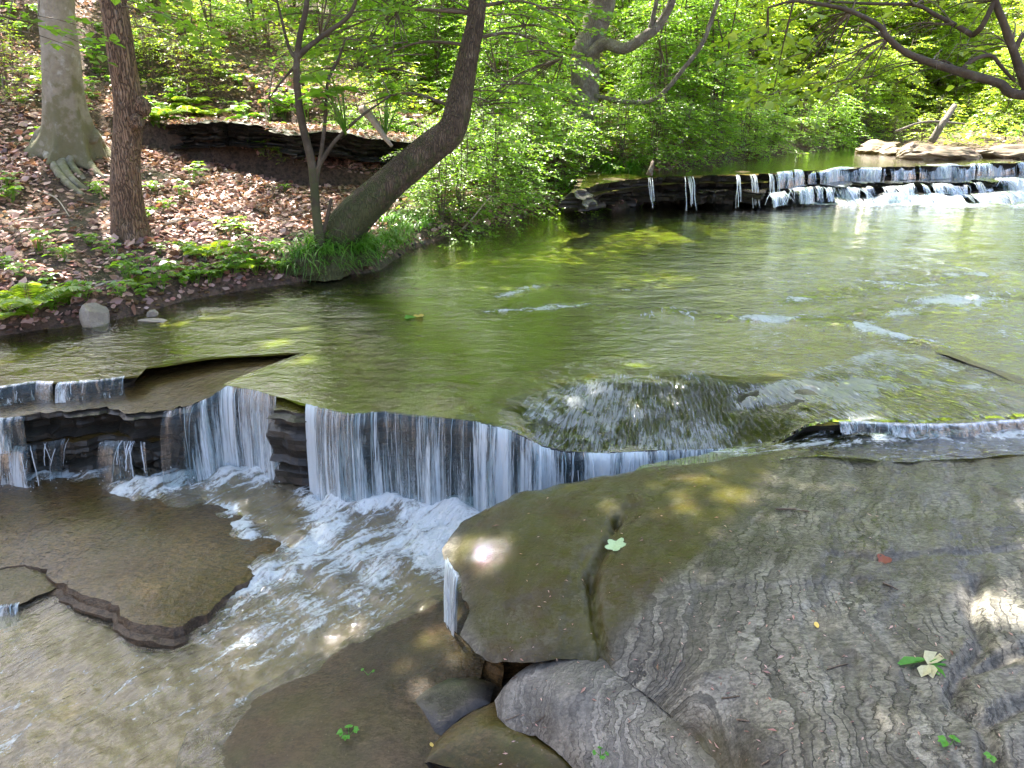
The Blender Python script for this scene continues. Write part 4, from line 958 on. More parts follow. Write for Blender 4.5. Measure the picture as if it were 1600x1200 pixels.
for q in ((330, 420, .1, .3, .1), (90, 440, .2, .3, .1), (210, 300, .6, .3, .1), (340, 280, .7, .4, .1), (20, 260, 1., .4, .2), (745, 850, -.17, .17, .0), (715, 850, -.2, .12, 0.), (800, 850, -.16, .08, .2), (690, 985, -.53, .13, .0), (640, 1000, -.53, .10, .05), (655, 950, -.56, .07, .1), (1565, 955, -.04, .17, .0), (1290, 985, -.1, .06, .1), (190, 925, -.54, .16, .1), (545, 985, -.6, .07, .2), (870, 930, -.19, .07, .5),
          (900, 600, -.02, .35, .3), (1000, 590, -.02, .3, .35), (1330, 655, -.01, .15, .2), (880, 1055, -.3, .04, .2), (1060, 835, -.13, .06, .4), (60, 1060, -.68, .25, .5), (1230, 575, 0, .2, .3), (170, 370, .35, .35, .05), (330, 330, .5, .3, .1), (260, 300, .5, .3, .2), (110, 400, .3, .3, .1), (570, 330, .4, .35, .1), (690, 330, .3, .4, .1), (230, 410, .2, .2, .2), (300, 225, .9, .4, .1), (400, 250, .8, .4, .2), (170, 200, 1.2, .4, .2), (420, 425, .05, .25, .2), (480, 420, .1, .35, .3), (30, 380, .4, .3, .2), (75, 300, .6, .25, .3), (950, 330, .0, .5, .3), (1540, 700, -.07, .16, .2)):
    LIT.append((px(*q[:3]), q[3], q[4]))
GAPS = []                                          # sky holes cut along mirror rays to put reflections on shelf and pool
for u_, v_, z_, r_ in ((1345, 735, -.08, .8), (1372, 830, -.07, .55), (1425, 905, -.08, .6), (1490, 770, -.06, .5), (1560, 820, -.05, .5), (1250, 800, -.09, .4), (1450, 640, 0, 1.2), (1350, 600, 0, 1.), (1500, 560, 0, 1.4), (1420, 530, 0, 1.4), (1280, 560, 0, 1.), (1560, 480, 0, 1.4)):
    p_ = px(u_, v_, z_); d_ = p_ - np.array([0, 0, CAMZ]); d_ = d_ / np.linalg.norm(d_); d_[2] = -d_[2]; GAPS.append((p_, d_, r_))
_r = np.random.default_rng(321)
for _k in range(46): LIT.append((px(_r.uniform(0, 480), _r.uniform(215, 450), .45 if _k % 2 else .25), _r.uniform(.10, .28), .1))
for _k in range(14): LIT.append((pxy(_r.uniform(0, 640), _r.uniform(0, 170), 11.), _r.uniform(.2, .5), .1))
def shade_keep(p, rg):                             # leaves left out where the openings are
    k = np.ones(len(p)); 
    for c, r, m in LIT:
        v = p - c; t_ = v @ SUNV; d = np.linalg.norm(v - t_[:, None] * SUNV, axis=1)
        k = np.minimum(k, np.where(t_ > .3, m + (1 - m) * sm(r * .75, r * 1.15, d), 1))
    for c, dv, r in GAPS:
        v = p - c; t_ = v @ dv; d = np.linalg.norm(v - t_[:, None] * dv, axis=1); k = np.minimum(k, np.where(t_ > 3., sm(r * .6, r * 1.1, d) * .95 + .05, 1))
    return rg.random(len(p)) < k

# ------------------------------------------------------------------ the named trees
def tree(name, label, path, rad, mat, seed, cen=None, crad=None, n=150, ls=.11, L=1.1, leafmat='leaf', flare=0., nfl=5, ridge=.05, roots=(), ns=22, burl=None, extra=None, moss=1., dens=.7, limbs=(), droop=.3, tint=0., crop=None, thick=.05):
    rg = np.random.default_rng(seed); base = np.array(path[0])
    root = thing(name, base, label, 'tree')
    V, F, ms, pth, rr = trunk_mesh(path, rad, ns, seed, ridge, flare, nfl, moss)
    tm = MB(); tm.add(V, F, moss=ms)
    if burl is not None:
        for (c, r) in burl:
            g = catmull([np.array(c) + (0, 0, -r * 1.2), np.array(c), np.array(c) + (0, 0, r * 1.2)], 5)
            VV, FF = tube_vf(g, np.array([.25, .55, .8, .95, 1, 1, .98, .9, .75, .5, .2])[:len(g)] * r, 12, True, lambda t_, a, p: 1 + .3 * fbm(a * 2, a * 0 + t_ * 5, 3, 5)); tm.add(VV, FF, moss=.2)
    tr = tm.build('trunk', M[mat], root)
    for (rp, r0, r1) in roots:
        rp = catmull(rp, 6); rm = MB(); VV, FF = tube_vf(rp, np.linspace(r0, r1, len(rp)), 9, True, lambda t_, a, p: 1 + .15 * fbm(a, a * 0 + t_ * 4, 2, 3)); rm.add(VV, FF, moss=.6)
        rm.build('root', M[mat], root)
    for (lp, r0, r1) in limbs:
        lp = catmull(lp, 7); lm = MB(); VV, FF = tube_vf(lp, np.linspace(r0, r1, len(lp)), 9, True, lambda t_, a, p: 1 + .12 * fbm(a, a * 0 + t_ * 6, 2, 3)); lm.add(VV, FF, moss=.2)
        lm.build('limb', M[mat], root)
    wood, lv = MB(), Leaves()
    if cen is not None: crown(rg, pth[-1], cen, crad, n, ls, L, wood, lv, droop, dens, tint, thick=thick)
    if extra: extra(rg, wood, lv)
    lv.cut(lambda p: shade_keep(p, rg))
    if crop: lv.cut(crop)
    if wood.n: wood.build('branches', M['twig'], root)
    fb = MB(); lv.into(fb, tmpl=T6 if ls > .07 else T4); fb.build('crown', M[leafmat], root, smooth=False)
    return root
def fr_in(p, m=0.):                                # inside the photo's frame
    q = p - np.array([0, 0, CAMZ]); a = q[:, 1] * cP - q[:, 2] * sP; b = q[:, 1] * sP + q[:, 2] * cP
    return (a > 0) & (np.abs(q[:, 0] / a) < .6667 + m) & (np.abs(b / a) < .5 + m)
def no_frame(p): return ~fr_in(p, .01)

# beech with spreading roots
bY = on_ground(112, 246)[1]
bp = [pxy(113, 262, bY), pxy(110, 215, bY), pxy(100, 150, bY), pxy(93, 60, bY), pxy(88, 0, bY), pxy(84, -250, bY + .1), pxy(78, -600, bY + .3)]
bp[0][2] = ground_z(bp[0][0], bp[0][1])[0] - .05
def gnd(u, v, dz=.03):
    p = on_ground(u, v); p[2] += dz; return p
broots = [([pxy(85, 215, bY + .0), gnd(78, 250, .05), gnd(100, 285, .03), gnd(130, 305, -.01)], .075, .025), ([pxy(100, 220, bY + .0), gnd(96, 258, .05), gnd(112, 285, .04), gnd(140, 300, -.02)], .085, .025),
          ([pxy(122, 215, bY + .0), gnd(128, 245, .06), gnd(150, 272, .03), gnd(170, 282, -.03)], .085, .025), ([pxy(140, 210, bY + .0), gnd(160, 240, .05), gnd(182, 252, -.03)], .10, .04), ([pxy(80, 205, bY + .0), gnd(62, 232, .06), gnd(50, 250, -.04)], .11, .05),
          ([pxy(112, 220, bY + .0), gnd(112, 262, .04), gnd(132, 282, -.02)], .07, .03)]
def beech_extra(rg, wood, lv):                     # low leafy twigs hanging in front of the trunk
    for (u, v, Y, a, L, n) in ((-30, 20, 6.0, .3, .7, 1), (10, 45, 6.2, .2, .5, 1), (60, 25, 6.4, .4, .45, 1), (-20, 80, 6.2, .1, .4, 1), (150, -10, 6.4, .2, .6, 1), (190, 10, 6.8, -.1, .7, 1), (215, 40, 7.0, -.3, .6, 1), (170, -30, 6.3, 0, .5, 1), (240, 20, 7.2, -.2, .6, 1)):
        o_ = pxy(u, v, Y); link(o_, [pxy(88, -160, bY)], wood); spray(rg, o_, (1, a, -.1), L, .25, .085, lv, wood, .8, -.15)
tree('beech_tree', 'stout smooth grey tree with pale mossy roots spreading over the leafy bank', bp, [.25, .215, .19, .178, .168, .145, .11], 'beech', 61, (bp[-1][0] - .8, bp[-1][1] + 2.0, 8.2), (3.8, 3.4, 2.2), 170, .11, 1.2, flare=1.0, nfl=6, ridge=.06, roots=broots, extra=beech_extra, ns=36, moss=.9)
# furrowed brown tree
fY = on_ground(205, 368)[1]
fp = [pxy(208, 385, fY), pxy(202, 340, fY), pxy(196, 270, fY), pxy(200, 200, fY), pxy(200, 165, fY), pxy(190, 90, fY), pxy(176, 0, fY), pxy(150, -150, fY), pxy(120, -420, fY + .3)]
fp[0][2] = ground_z(fp[0][0], fp[0][1])[0] - .08
tree('brown_tree', 'brown tree with deeply ridged bark and a knobbly burl, right of the grey rooted tree', fp, [.155, .138, .125, .118, .115, .112, .108, .10, .08], 'furrowed', 62, (-4.0, 8.8, 8.5), (3.4, 3.2, 1.8), 150, .11, 1.2, flare=.3, nfl=4, ridge=.07, ns=28,
     burl=[(pxy(222, 166, fY - .02), .075), (pxy(214, 190, fY - .1), .06)], moss=.5)
# leaning mossy tree and its thin companion
lY = on_ground(520, 392)[1]
lp_ = [pxy(508, 402, lY), pxy(540, 355, lY), pxy(600, 295, lY + .1), pxy(665, 238, lY + .2), pxy(703, 205, lY + .25), pxy(716, 165, lY + .3), pxy(728, 105, lY + .35), pxy(742, 35, lY + .4), pxy(748, -40, lY + .5), pxy(770, -260, lY + .9), pxy(800, -520, lY + 1.5)]
lp_[0][2] -= .12
def lean_extra(rg, wood, lv):                      # layered low sprays round the leaning trunk
    hb_ = [pxy(742, 20, lY + .4), pxy(748, -60, lY + .5), pxy(500, 60, lY + 1), pxy(560, 110, lY + 1), pxy(900, 40, lY + 1), pxy(880, 90, lY + 1), pxy(620, 20, lY + .7), pxy(820, 40, lY + .7), pxy(733, 80, lY + .4), pxy(720, 150, lY + .35)]
    for k in range(150):
        u = rg.uniform(490, 870); v = rg.uniform(-60, 190)
        if u < 640 and v > 110: continue
        if abs(u - 720) < 26 and rg.random() < .8 and v > 30: continue
        if v > 120 and 640 < u < 740 and rg.random() < .7: continue
        Y = lY + rg.uniform(.2, 2.2)
        o_ = pxy(u, v, Y); a = rg.uniform(-.9, .9) + (0 if u > 720 else 3.14)
        link(o_, hb_, wood, .005); spray(rg, o_, (math.cos(a), math.sin(a) * .7, rg.uniform(-.05, .2)), rg.uniform(.4, .85), .3, .055, lv, wood, 1., rg.uniform(-.15, .25), flat=.45)
    for (u0, v0, u1, v1) in ((742, 20, 500, 60), (735, 70, 560, 110), (745, 10, 900, 40), (738, 60, 880, 90), (715, 170, 560, 165)):
        pts = [pxy(u0, v0, lY + .4), pxy((u0 + u1) / 2, (v0 + v1) / 2 - 22, lY + .7), pxy(u1, v1, lY + 1)]
        V, F = tube_vf(catmull(pts, 6), np.linspace(.02, .005, 13), 5, False); wood.add(V, F, moss=.3)
tree('leaning_tree', 'dark mossy tree leaning over the water from the grassy bank', lp_, [.215, .175, .15, .142, .136, .12, .10, .086, .08, .07, .05], 'mossy', 63, (.4, 11.0, 7.2), (4.0, 3.0, 2.2), 120, .11, 1.0, flare=.3, ridge=.15, moss=1.2, extra=lean_extra, ns=24)
def thin_extra(rg, wood, lv):
    hb_ = [pxy(u_, v_, lY - .2) for u_, v_ in ((464, 90), (545, 25), (540, 60), (610, 150), (430, -10), (420, 155), (480, 0), (510, 150), (486, -100))]
    for k in range(26):
        u = rg.uniform(420, 600); v = rg.uniform(-60, 200); o_ = pxy(u, v, lY + rg.uniform(0, .8)); a = rg.uniform(0, 6.28)
        link(o_, hb_, wood, .004); spray(rg, o_, (math.cos(a), math.sin(a), .15), rg.uniform(.25, .5), .25, .055, lv, wood, .9, .1)
tp = [pxy(502, 400, lY - .25), pxy(494, 330, lY - .2), pxy(488, 260, lY - .2), pxy(472, 190, lY - .2), pxy(463, 120, lY - .2), pxy(468, 60, lY - .2), pxy(480, 0, lY - .2), pxy(486, -120, lY - .1)]
tp[0][2] -= .08
q_ = lY - .2
tree('slender_tree', 'thin dark forked stem standing against the foot of the leaning tree', tp, [.05, .042, .037, .034, .030, .026, .022, .015], 'thin', 64, None, None, ls=.06, ridge=.12, extra=thin_extra, ns=12,
     limbs=[([pxy(464, 90, q_), pxy(480, 75, q_), pxy(510, 52, q_), pxy(545, 25, q_), pxy(560, -10, q_)], .028, .012), ([pxy(490, 300, q_), pxy(500, 250, q_), pxy(508, 190, q_), pxy(512, 130, q_), pxy(530, 90, q_), pxy(540, 60, q_)], .022, .008),
            ([pxy(492, 270, q_), pxy(520, 225, q_), pxy(560, 185, q_), pxy(610, 150, q_)], .022, .007), ([pxy(465, 95, q_), pxy(452, 75, q_), pxy(440, 30, q_), pxy(428, -20, q_)], .018, .008), ([pxy(500, 380, q_), pxy(510, 345, q_), pxy(518, 310, q_)], .022, .014),
            ([pxy(464, 100, q_), pxy(438, 130, q_), pxy(420, 155, q_)], .012, .005)])
# weathered tree behind the far bank
dY = on_ground(915, 235)[1]
dp = [pxy(918, 250, dY), pxy(912, 190, dY), pxy(914, 130, dY), pxy(916, 85, dY), pxy(930, 40, dY), pxy(942, 0, dY), pxy(955, -120, dY), pxy(965, -300, dY)]
tree('weathered_tree', 'rough grey brown trunk with a bare crooked limb, left of the far falls', dp, [.24, .22, .22, .23, .20, .20, .17, .13], 'greybark', 65, (dp[-1][0] + 1., dp[-1][1] + .5, 8.8), (3.4, 3.2, 2.2), 55, .11, 1.1, ridge=.12,
     limbs=[([pxy(918, 88, dY - .2), pxy(945, 68, dY - .3), pxy(975, 76, dY - .5), pxy(1010, 55, dY - .6), pxy(1030, 38, dY - .6), pxy(1050, 0, dY - .6), pxy(1056, -60, dY - .6)], .10, .05), ([pxy(1015, 52, dY - .6), pxy(1022, 20, dY - .6), pxy(1030, -20, dY - .6)], .045, .025),
            ([pxy(1128, -20, dY - 1), pxy(1112, 30, dY - 1), pxy(1096, 70, dY - 1), pxy(1070, 105, dY - 1), pxy(1030, 150, dY - .9), pxy(990, 160, dY - .8), pxy(930, 150, dY - .3)], .03, .035)])
# right-hand tree whose branches hang into the corner; an added unseen leaf roof on it shades the foreground
rY = 6.6
rb = np.array([5.9, 7.0, 0]); rb[2] = ground_z(6.9, 7.0)[0]
rb = np.array([7.6, 7.4, ground_z(7.6, 7.4)[0] - .1])
jn = pxy(1608, 150, rY)
rp_ = [rb, rb + (-.3, -.1, 1.0), rb + (-.5, -.2, 2.2), rb + (-.7, -.2, 4.0), rb + (-1.2, 0, 6.2)]
def right_extra(rg, wood, lv):
    hb_ = [pxy(u_, v_, rY) for u_, v_ in ((1560, 130), (1500, 112), (1455, 98), (1388, 60), (1330, 18), (1240, 2), (1200, 12), (1582, 75), (1555, 0), (1548, 87), (1490, 38), (1430, 8), (1300, 3), (1610, 150))]
    rt_ = rp_[4]; rh_ = []
    for k in range(26):
        r_, a = (rg.random() ** .5) * .9, rg.uniform(0, 6.28); e_ = np.array([.9 if k % 3 else 5., 3.3 if k % 3 else 7.8, 0]) + SUNV * (7.8 / SUNV[2]); e_ = np.array([e_[0] + 4.4 * r_ * math.cos(a), e_[1] + 3.6 * r_ * math.sin(a), rg.uniform(7., 8.6)])
        V, F = tube_vf(catmull([rt_, (rt_ + e_) / 2 + (0, 0, .5), e_], 6), np.linspace(.045, .014, 13), 5, False); wood.add(V, F, moss=0.); rh_.append(e_)
    def sp(u, v, L, a, n=1, Y=None, ls=.085):
        o_ = pxy(u, v, Y or rY + rg.uniform(.05, 1.0)); link(o_, hb_, wood, .005); spray(rg, o_, (math.cos(a), math.sin(a), rg.uniform(-.25, .1)), L, .35, ls, lv, wood, .75, rg.uniform(-.1, .2), flat=.5, tw=.5)
    for k in range(85):
        u = rg.uniform(1190, 1640); v = rg.uniform(-50, 165) if u < 1420 else rg.uniform(-50, 150)
        lim = 60 + 100 * (1 if 1190 < u < 1330 else .6 if u < 1450 else .75)
        if v > lim: continue
        sp(u, v, rg.uniform(.2, .5), rg.uniform(2.2, 4.2))
    for (u, v) in ((1210, 150), (1240, 120), (1260, 140), (1225, 95), (1290, 110), (1310, 150), (1250, 70), (1200, 60), (1340, 130), (1380, 110)): sp(u + 30, v - 12, .4, 3.14)
    # added unseen leaf roof, placed to block sun and sky
    for k in range(300):                           # added sprays: dim the sky ahead, shade pool middle and far cascade
        z_ = rg.uniform(7.5, 10.5); q = np.array([rg.uniform(-3.5, 6.), rg.uniform(10., 14.5), z_]) if k < 180 else np.array([rg.uniform(4.5, 12), 12., 0]) + SUNV * (z_ / SUNV[2]) + np.array([0, rg.uniform(-1.4, 1.4), 0])
        q[2] = z_; a = rg.uniform(0, 6.28); link(q, rh_, wood, .006); spray(rg, q, (math.cos(a), math.sin(a), .05), rg.uniform(.8, 1.3), .2, .15, lv, wood, .5)
    for k in range(230):  # added sprays that shade the right side of the pool
        r_, a = rg.random() ** .5, rg.uniform(0, 6.28); z_ = rg.uniform(7., 9.5)
        q = np.array([5.2, 7.8, 0]) + SUNV * (z_ / SUNV[2]); q = np.array([q[0] + 3.6 * r_ * math.cos(a), q[1] + 3.6 * r_ * math.sin(a), z_])
        link(q, rh_, wood, .006); spray(rg, q, (math.cos(a + 2), math.sin(a + 2), .05), rg.uniform(.8, 1.3), .2, .15, lv, wood, .5)
    for k in range(600):  # unseen sprays set towards the sun to keep the foreground shaded
        r_, a = rg.random() ** .5, rg.uniform(0, 6.28); z_ = rg.uniform(6.6, 9.2)
        c_ = np.array([.9, 3.3, 0]) + SUNV * (z_ / SUNV[2])
        q = np.array([c_[0] + 4.6 * r_ * math.cos(a), c_[1] + 3.6 * r_ * math.sin(a), z_])
        link(q, rh_, wood, .006); spray(rg, q, (math.cos(a + 2), math.sin(a + 2), .05), rg.uniform(.8, 1.3), .2, .15, lv, wood, .55)
L_ = lambda *pts: [pxy(u, v, rY + dy) for u, v, dy in pts]
tree('overhanging_tree', 'yellow green tree on the right whose dark curved branches hang into the top right corner', rp_, [.26, .22, .20, .17, .12], 'thin', 66, None, None, ls=.085, leafmat='leaf_bright', extra=right_extra, ridge=.08,
     limbs=[([rb + (-.45, -.2, 1.9), (rb + (-.45, -.2, 1.9) + jn) / 2 + (0, 0, -.1), jn, pxy(1560, 130, rY), pxy(1500, 112, rY), pxy(1455, 98, rY), pxy(1415, 82, rY), pxy(1388, 60, rY), pxy(1372, 40, rY), pxy(1330, 18, rY), pxy(1290, 8, rY), pxy(1240, 2, rY), pxy(1200, 12, rY)], .045, .008),
            ([jn, pxy(1594, 110, rY), pxy(1582, 75, rY), pxy(1568, 35, rY), pxy(1555, 0, rY), pxy(1545, -60, rY)], .036, .024), ([pxy(1500, 112, rY), pxy(1520, 94, rY), pxy(1548, 87, rY), pxy(1565, 105, rY), pxy(1585, 127, rY)], .02, .012),
            ([pxy(1585, 80, rY), pxy(1600, 55, rY), pxy(1640, 30, rY)], .02, .012), ([pxy(1520, 55, rY + .1), pxy(1490, 38, rY + .1), pxy(1460, 22, rY + .1), pxy(1430, 8, rY + .1), pxy(1370, 6, rY + .1), pxy(1300, 3, rY + .1)], .022, .009), ([pxy(1555, 0, rY), pxy(1535, 40, rY), pxy(1520, 55, rY + .1)], .02, .022),
            ([rp_[3], pxy(1500, -600, rY + .5), pxy(1200, -900, rY + 1)], .09, .04), ([rp_[4], rp_[4] + (-2, .5, .8), rp_[4] + (-5, .8, 1.5)], .09, .03)])

# ------------------------------------------------------------------ background trees, saplings, shrubs
def proto_tree(name, seed, H, mat, leafmat, label, cr, n, ls=.11):
    rg = np.random.default_rng(seed); root = thing(name, (0, 0, 0), label, 'tree')
    pth = [(0, 0, -.3), (rg.normal(0, .1), rg.normal(0, .1), H * .3), (rg.normal(0, .2), rg.normal(0, .2), H * .6), (rg.normal(0, .3), rg.normal(0, .3), H * .85)]
    V, F, ms, p_, r_ = trunk_mesh(pth, [.16, .13, .11, .05], 12, seed, .08)
    tm = MB(); tm.add(V, F, moss=ms); tm.build('trunk', M[mat], root)
    wood, lv = MB(), Leaves()
    crown(rg, p_[-6], (0, 0, H * .68), cr, n, ls, 1.15, wood, lv, .3, .6, thick=.035)
    wood.build('branches', M['twig'], root); fb = MB(); lv.into(fb); fb.build('crown', M[leafmat], root, smooth=False)
    return root
G_T = 'tall slim trees on the hillside behind'
ta = proto_tree('slim_tree', 71, 9., 'greybark', 'leaf', 'slim grey trunk among many on the green hillside behind', (2.2, 2.2, 3.0), 80)
tb_ = proto_tree('slim_tree', 72, 12., 'beech', 'leaf_bright', 'pale slim trunk among many on the green hillside behind', (2.4, 2.4, 3.8), 90)
rg = np.random.default_rng(77)
spots = [(-9.5, 12), (-7, 15.5), (-4.2, 19.5), (-2.2, 22), (.2, 21), (2.2, 24), (-11.5, 17), (-6, 21), (-1, 23), (2, 27), (20, 33), (26, 30), (-10, 26), (-4, 29)]
ua, ub = 0, 0
for k, (x_, y_) in enumerate(spots):
    z_ = ground_z(x_, y_)[0]; sc_ = rg.uniform(.85, 1.2)
    if k == 0: ta.location = (x_, y_, z_); ta['group'] = G_T
    elif k == 1: tb_.location = (x_, y_, z_); tb_['group'] = G_T
    else: dup(ta if k % 2 else tb_, (x_, y_, z_), rg.uniform(0, 6.28), sc_)
# saplings with layered sprays: three kinds
sa = sapling('sapling', 81, 3.6, 1.35, 95, .065, 'leaf', 3, .12, 'bushy green sapling with layered leafy sprays in the thicket on the left bank', 'sapling', dens=.85)
sb = sapling('sapling', 82, 4.6, 1.6, 110, .085, 'leaf_bright', 3, .1, 'tall yellow green sapling in the sunlit thicket around the far pool', 'sapling', dens=.8)
sc = sapling('shrub', 83, 1.5, 1.05, 70, .05, 'leaf', 5, .0, 'low deep green shrub spreading over the bank beside the pool', 'shrub', droop=.5, dens=.9)
sd = sapling('shrub', 84, 1.1, .75, 34, .055, 'leaf_bright', 4, .1, 'low airy yellow green shrub on the leaf covered slope', 'shrub', dens=.7)
used = set()
def put(pr, x_, y_, sc_=1., label=None, group=None, dz=0.):
    z_ = ground_z(x_, y_)[0] + dz
    if pr.name not in used:
        used.add(pr.name); pr.location = (x_, y_, z_); pr.scale = (sc_,) * 3
        if group: pr['group'] = group
        return pr
    return dup(pr, (x_, y_, z_), rg.uniform(0, 6.28), sc_, label, group)
def put_px(pr, u, v, sc_, group, dz=0., label=None):
    p = on_ground(u, v); return put(pr, p[0], p[1], sc_, label, group, dz)
for u, v, s_ in ((790, 235, .7), (850, 215, .6), (770, 190, .9), (840, 160, 1.), (1000, 215, .6), (1040, 230, .8), (1080, 220, .9), (980, 150, 1.1), (1120, 228, .85), (700, 120, .9), (640, 90, .8), (780, 100, 1.), (1060, 140, 1.1), (720, 60, 1.), (560, 60, .8)):
    put_px(sa, u, v, s_, 'layered green saplings of the left-hand thicket')
for x_, y_, s_ in ((7.2, 20.5, 1.), (8.6, 21.6, 1.1), (10.4, 21.4, 1.), (12., 20.6, 1.), (13.5, 19.4, .9), (14.8, 18, .8), (6., 22, 1.1), (4.5, 20.8, 1.), (9.5, 24, 1.3), (12.5, 23.5, 1.3), (15.5, 22, 1.2), (17, 19.5, 1.1), (7, 25, 1.4), (3., 21, 1.2), (1.5, 20, 1.2), (18.5, 17.5, 1.), (3.8, 17.2, .9), (5.2, 18.3, .85), (20, 21, 1.3), (14, 26.5, 1.5), (10, 28, 1.6)):
    put(sb, x_, y_, min(s_, .8) if x_ > 7.5 else s_, group='yellow green saplings round the far pool')
for u, v, s_ in ((720, 340, .8), (770, 320, .85), (820, 305, .9), (870, 295, .9), (690, 345, .6), (910, 275, .7), (760, 280, .8), (840, 260, .9), (930, 262, .7), (970, 255, .7), (1020, 252, .8), (1065, 248, .7), (1110, 243, .7), (1160, 240, .7), (1210, 233, .7), (1250, 228, .7), (660, 300, .6), (1290, 225, .8), (1340, 220, .8), (880, 235, .45), (700, 255, .6), (1180, 225, .8), (600, 225, .5), (540, 235, .5)):
    put_px(sc, u, v, s_, 'deep green shrubs along the left bank')
for u, v, s_ in ((290, 150, .8), (240, 130, .6), (330, 160, .7), (300, 90, .8), (420, 80, .8), (250, 60, .8), (520, 150, .7), (560, 110, .8), (480, 40, .8), (15, 160, .7), (600, 30, .9), (420, 250, .35), (460, 270, .4), (640, 170, .7), (560, 180, .5), (20, 110, .6), (230, 100, .6), (330, 120, .6), (470, 120, .6), (280, 20, .7)):
    put_px(sd, u, v, s_, 'airy yellow green shrubs on the leafy slope')

for u, v, s_ in ((1300, 205, .45), (1340, 195, .5), (1380, 200, .45), (1420, 190, .5), (1450, 175, .6), (1490, 190, .5), (1530, 180, .6), (1570, 195, .5), (1600, 180, .6), (1330, 165, .7), (1380, 150, .8), (1430, 140, .8), (1480, 130, .9), (1540, 140, .8), (1590, 130, .9), (1270, 170, .7), (1300, 130, .9), (1360, 110, 1.), (1420, 90, 1.), (1500, 90, 1.), (1240, 150, .8), (1640, 170, .7)):
    put_px(sb, u, v, s_, 'yellow green saplings round the far pool')
for u, v, s_ in ((1395, 222, .5), (1440, 220, .5), (1480, 215, .6), (1530, 215, .6), (1570, 222, .5), (1600, 212, .7), (1350, 212, .6), (1320, 218, .5), (1460, 205, .7), (1510, 200, .7), (1560, 205, .8)):
    put_px(sd, u, v, s_, 'airy yellow green shrubs on the leafy slope')
for u, v, s_ in ((250, 20, .55), (330, 60, .55), (400, 60, .6), (560, 30, .7), (640, 60, .8), (600, 120, .6), (680, 150, .7), (730, 150, .7), (760, 60, 1.), (830, 60, 1.1), (1000, 80, 1.1), (1060, 60, 1.2), (1120, 120, 1.), (1170, 140, 1.), (1160, 60, 1.2), (1240, 60, 1.2), (690, 20, .9), (460, 10, .7), (1020, 170, .8), (1090, 180, .8), (1010, 190, .8)):
    put_px(sa, u, v, s_, 'layered green saplings of the left-hand thicket')

rg2 = np.random.default_rng(505); lv = Leaves()
xs = rg2.uniform(-9, 24, 90000); ys = 12.5 + 20 * rg2.random(90000) ** 1.2
ok = fr_in(np.c_[xs, ys, np.full(90000, 2.)], .12) & (bank_s(xs, ys) > .35) & (fbm(xs * .7, ys * .7, 3, 12) > -.25 + .5 * sm(-1.5, -4, xs))
xs, ys = xs[ok][:56000], ys[ok][:56000]; k = len(xs); hgt = rg2.random(k) ** 1.5 * (.3 + 1.7 * np.clip(fbm(xs * .9, ys * .9, 2, 13) + .3, 0, 1) * sm(13, 18, ys))
a = rg2.uniform(0, 6.28, k)
lv.add(np.c_[xs, ys, ground_z(xs, ys) + .03 + hgt], np.c_[np.cos(a), np.sin(a), rg2.normal(-.1, .2, k)], np.c_[rg2.normal(0, .45, k), rg2.normal(-.1, .45, k), np.ones(k)], rg2.uniform(.06, .13, k), np.clip(rg2.normal(.5, .25, k), 0, 1))
mb = MB(); lv.into(mb); setting(mb.build('undergrowth', M['leaf_bright'], smooth=False), 'stuff', 'bright green ground cover on the far slopes')
# ------------------------------------------------------------------ leaf litter on the bank
rg = np.random.default_rng(91)
N0 = 260000
xs = rg.uniform(-13, 3.5, N0); ys = rg.uniform(4.2, 18, N0)
keep = rg.random(N0) < np.clip(1.35 - ys / 15, .3, 1)
xs, ys = xs[keep], ys[keep]
zs = ground_z(xs, ys)
pp = np.c_[xs, ys, zs]
m = fr_in(pp, .06) & (bank_s(xs, ys) > .04)
m &= rg.random(len(xs)) < .35 + .65 * sm(-.35, .1, fbm(xs * .9, ys * .9, 3, 31))
pp = pp[m]; k = len(pp)
e = .06
nx = (ground_z(pp[:, 0] + e, pp[:, 1]) - pp[:, 2]) / e; ny = (ground_z(pp[:, 0], pp[:, 1] + e) - pp[:, 2]) / e
nn_ = np.c_[-nx, -ny, np.ones(k)] + rg.normal(0, .42, (k, 3))
a = rg.uniform(0, 6.28, k)
lv = Leaves(); lv.add(pp + np.c_[np.zeros((k, 2)), rg.uniform(.004, .035, k)], np.c_[np.cos(a), np.sin(a), rg.normal(0, .25, k)], nn_, np.clip(np.exp(rg.normal(-2.95, .38, k)), .02, .13), np.clip(rg.normal(.43, .30, k), 0, 1))
mb = MB(); lv.into(mb, tmpl=np.array([(0, 0, .0), (.26, .25, .10), (.30, .62, .02), (0, 1, .16), (-.30, .62, .12), (-.26, .25, .02)])); setting(mb.build('leaf_litter', M['litter'], smooth=False), 'stuff', 'dry brown and pinkish leaves covering the bank')

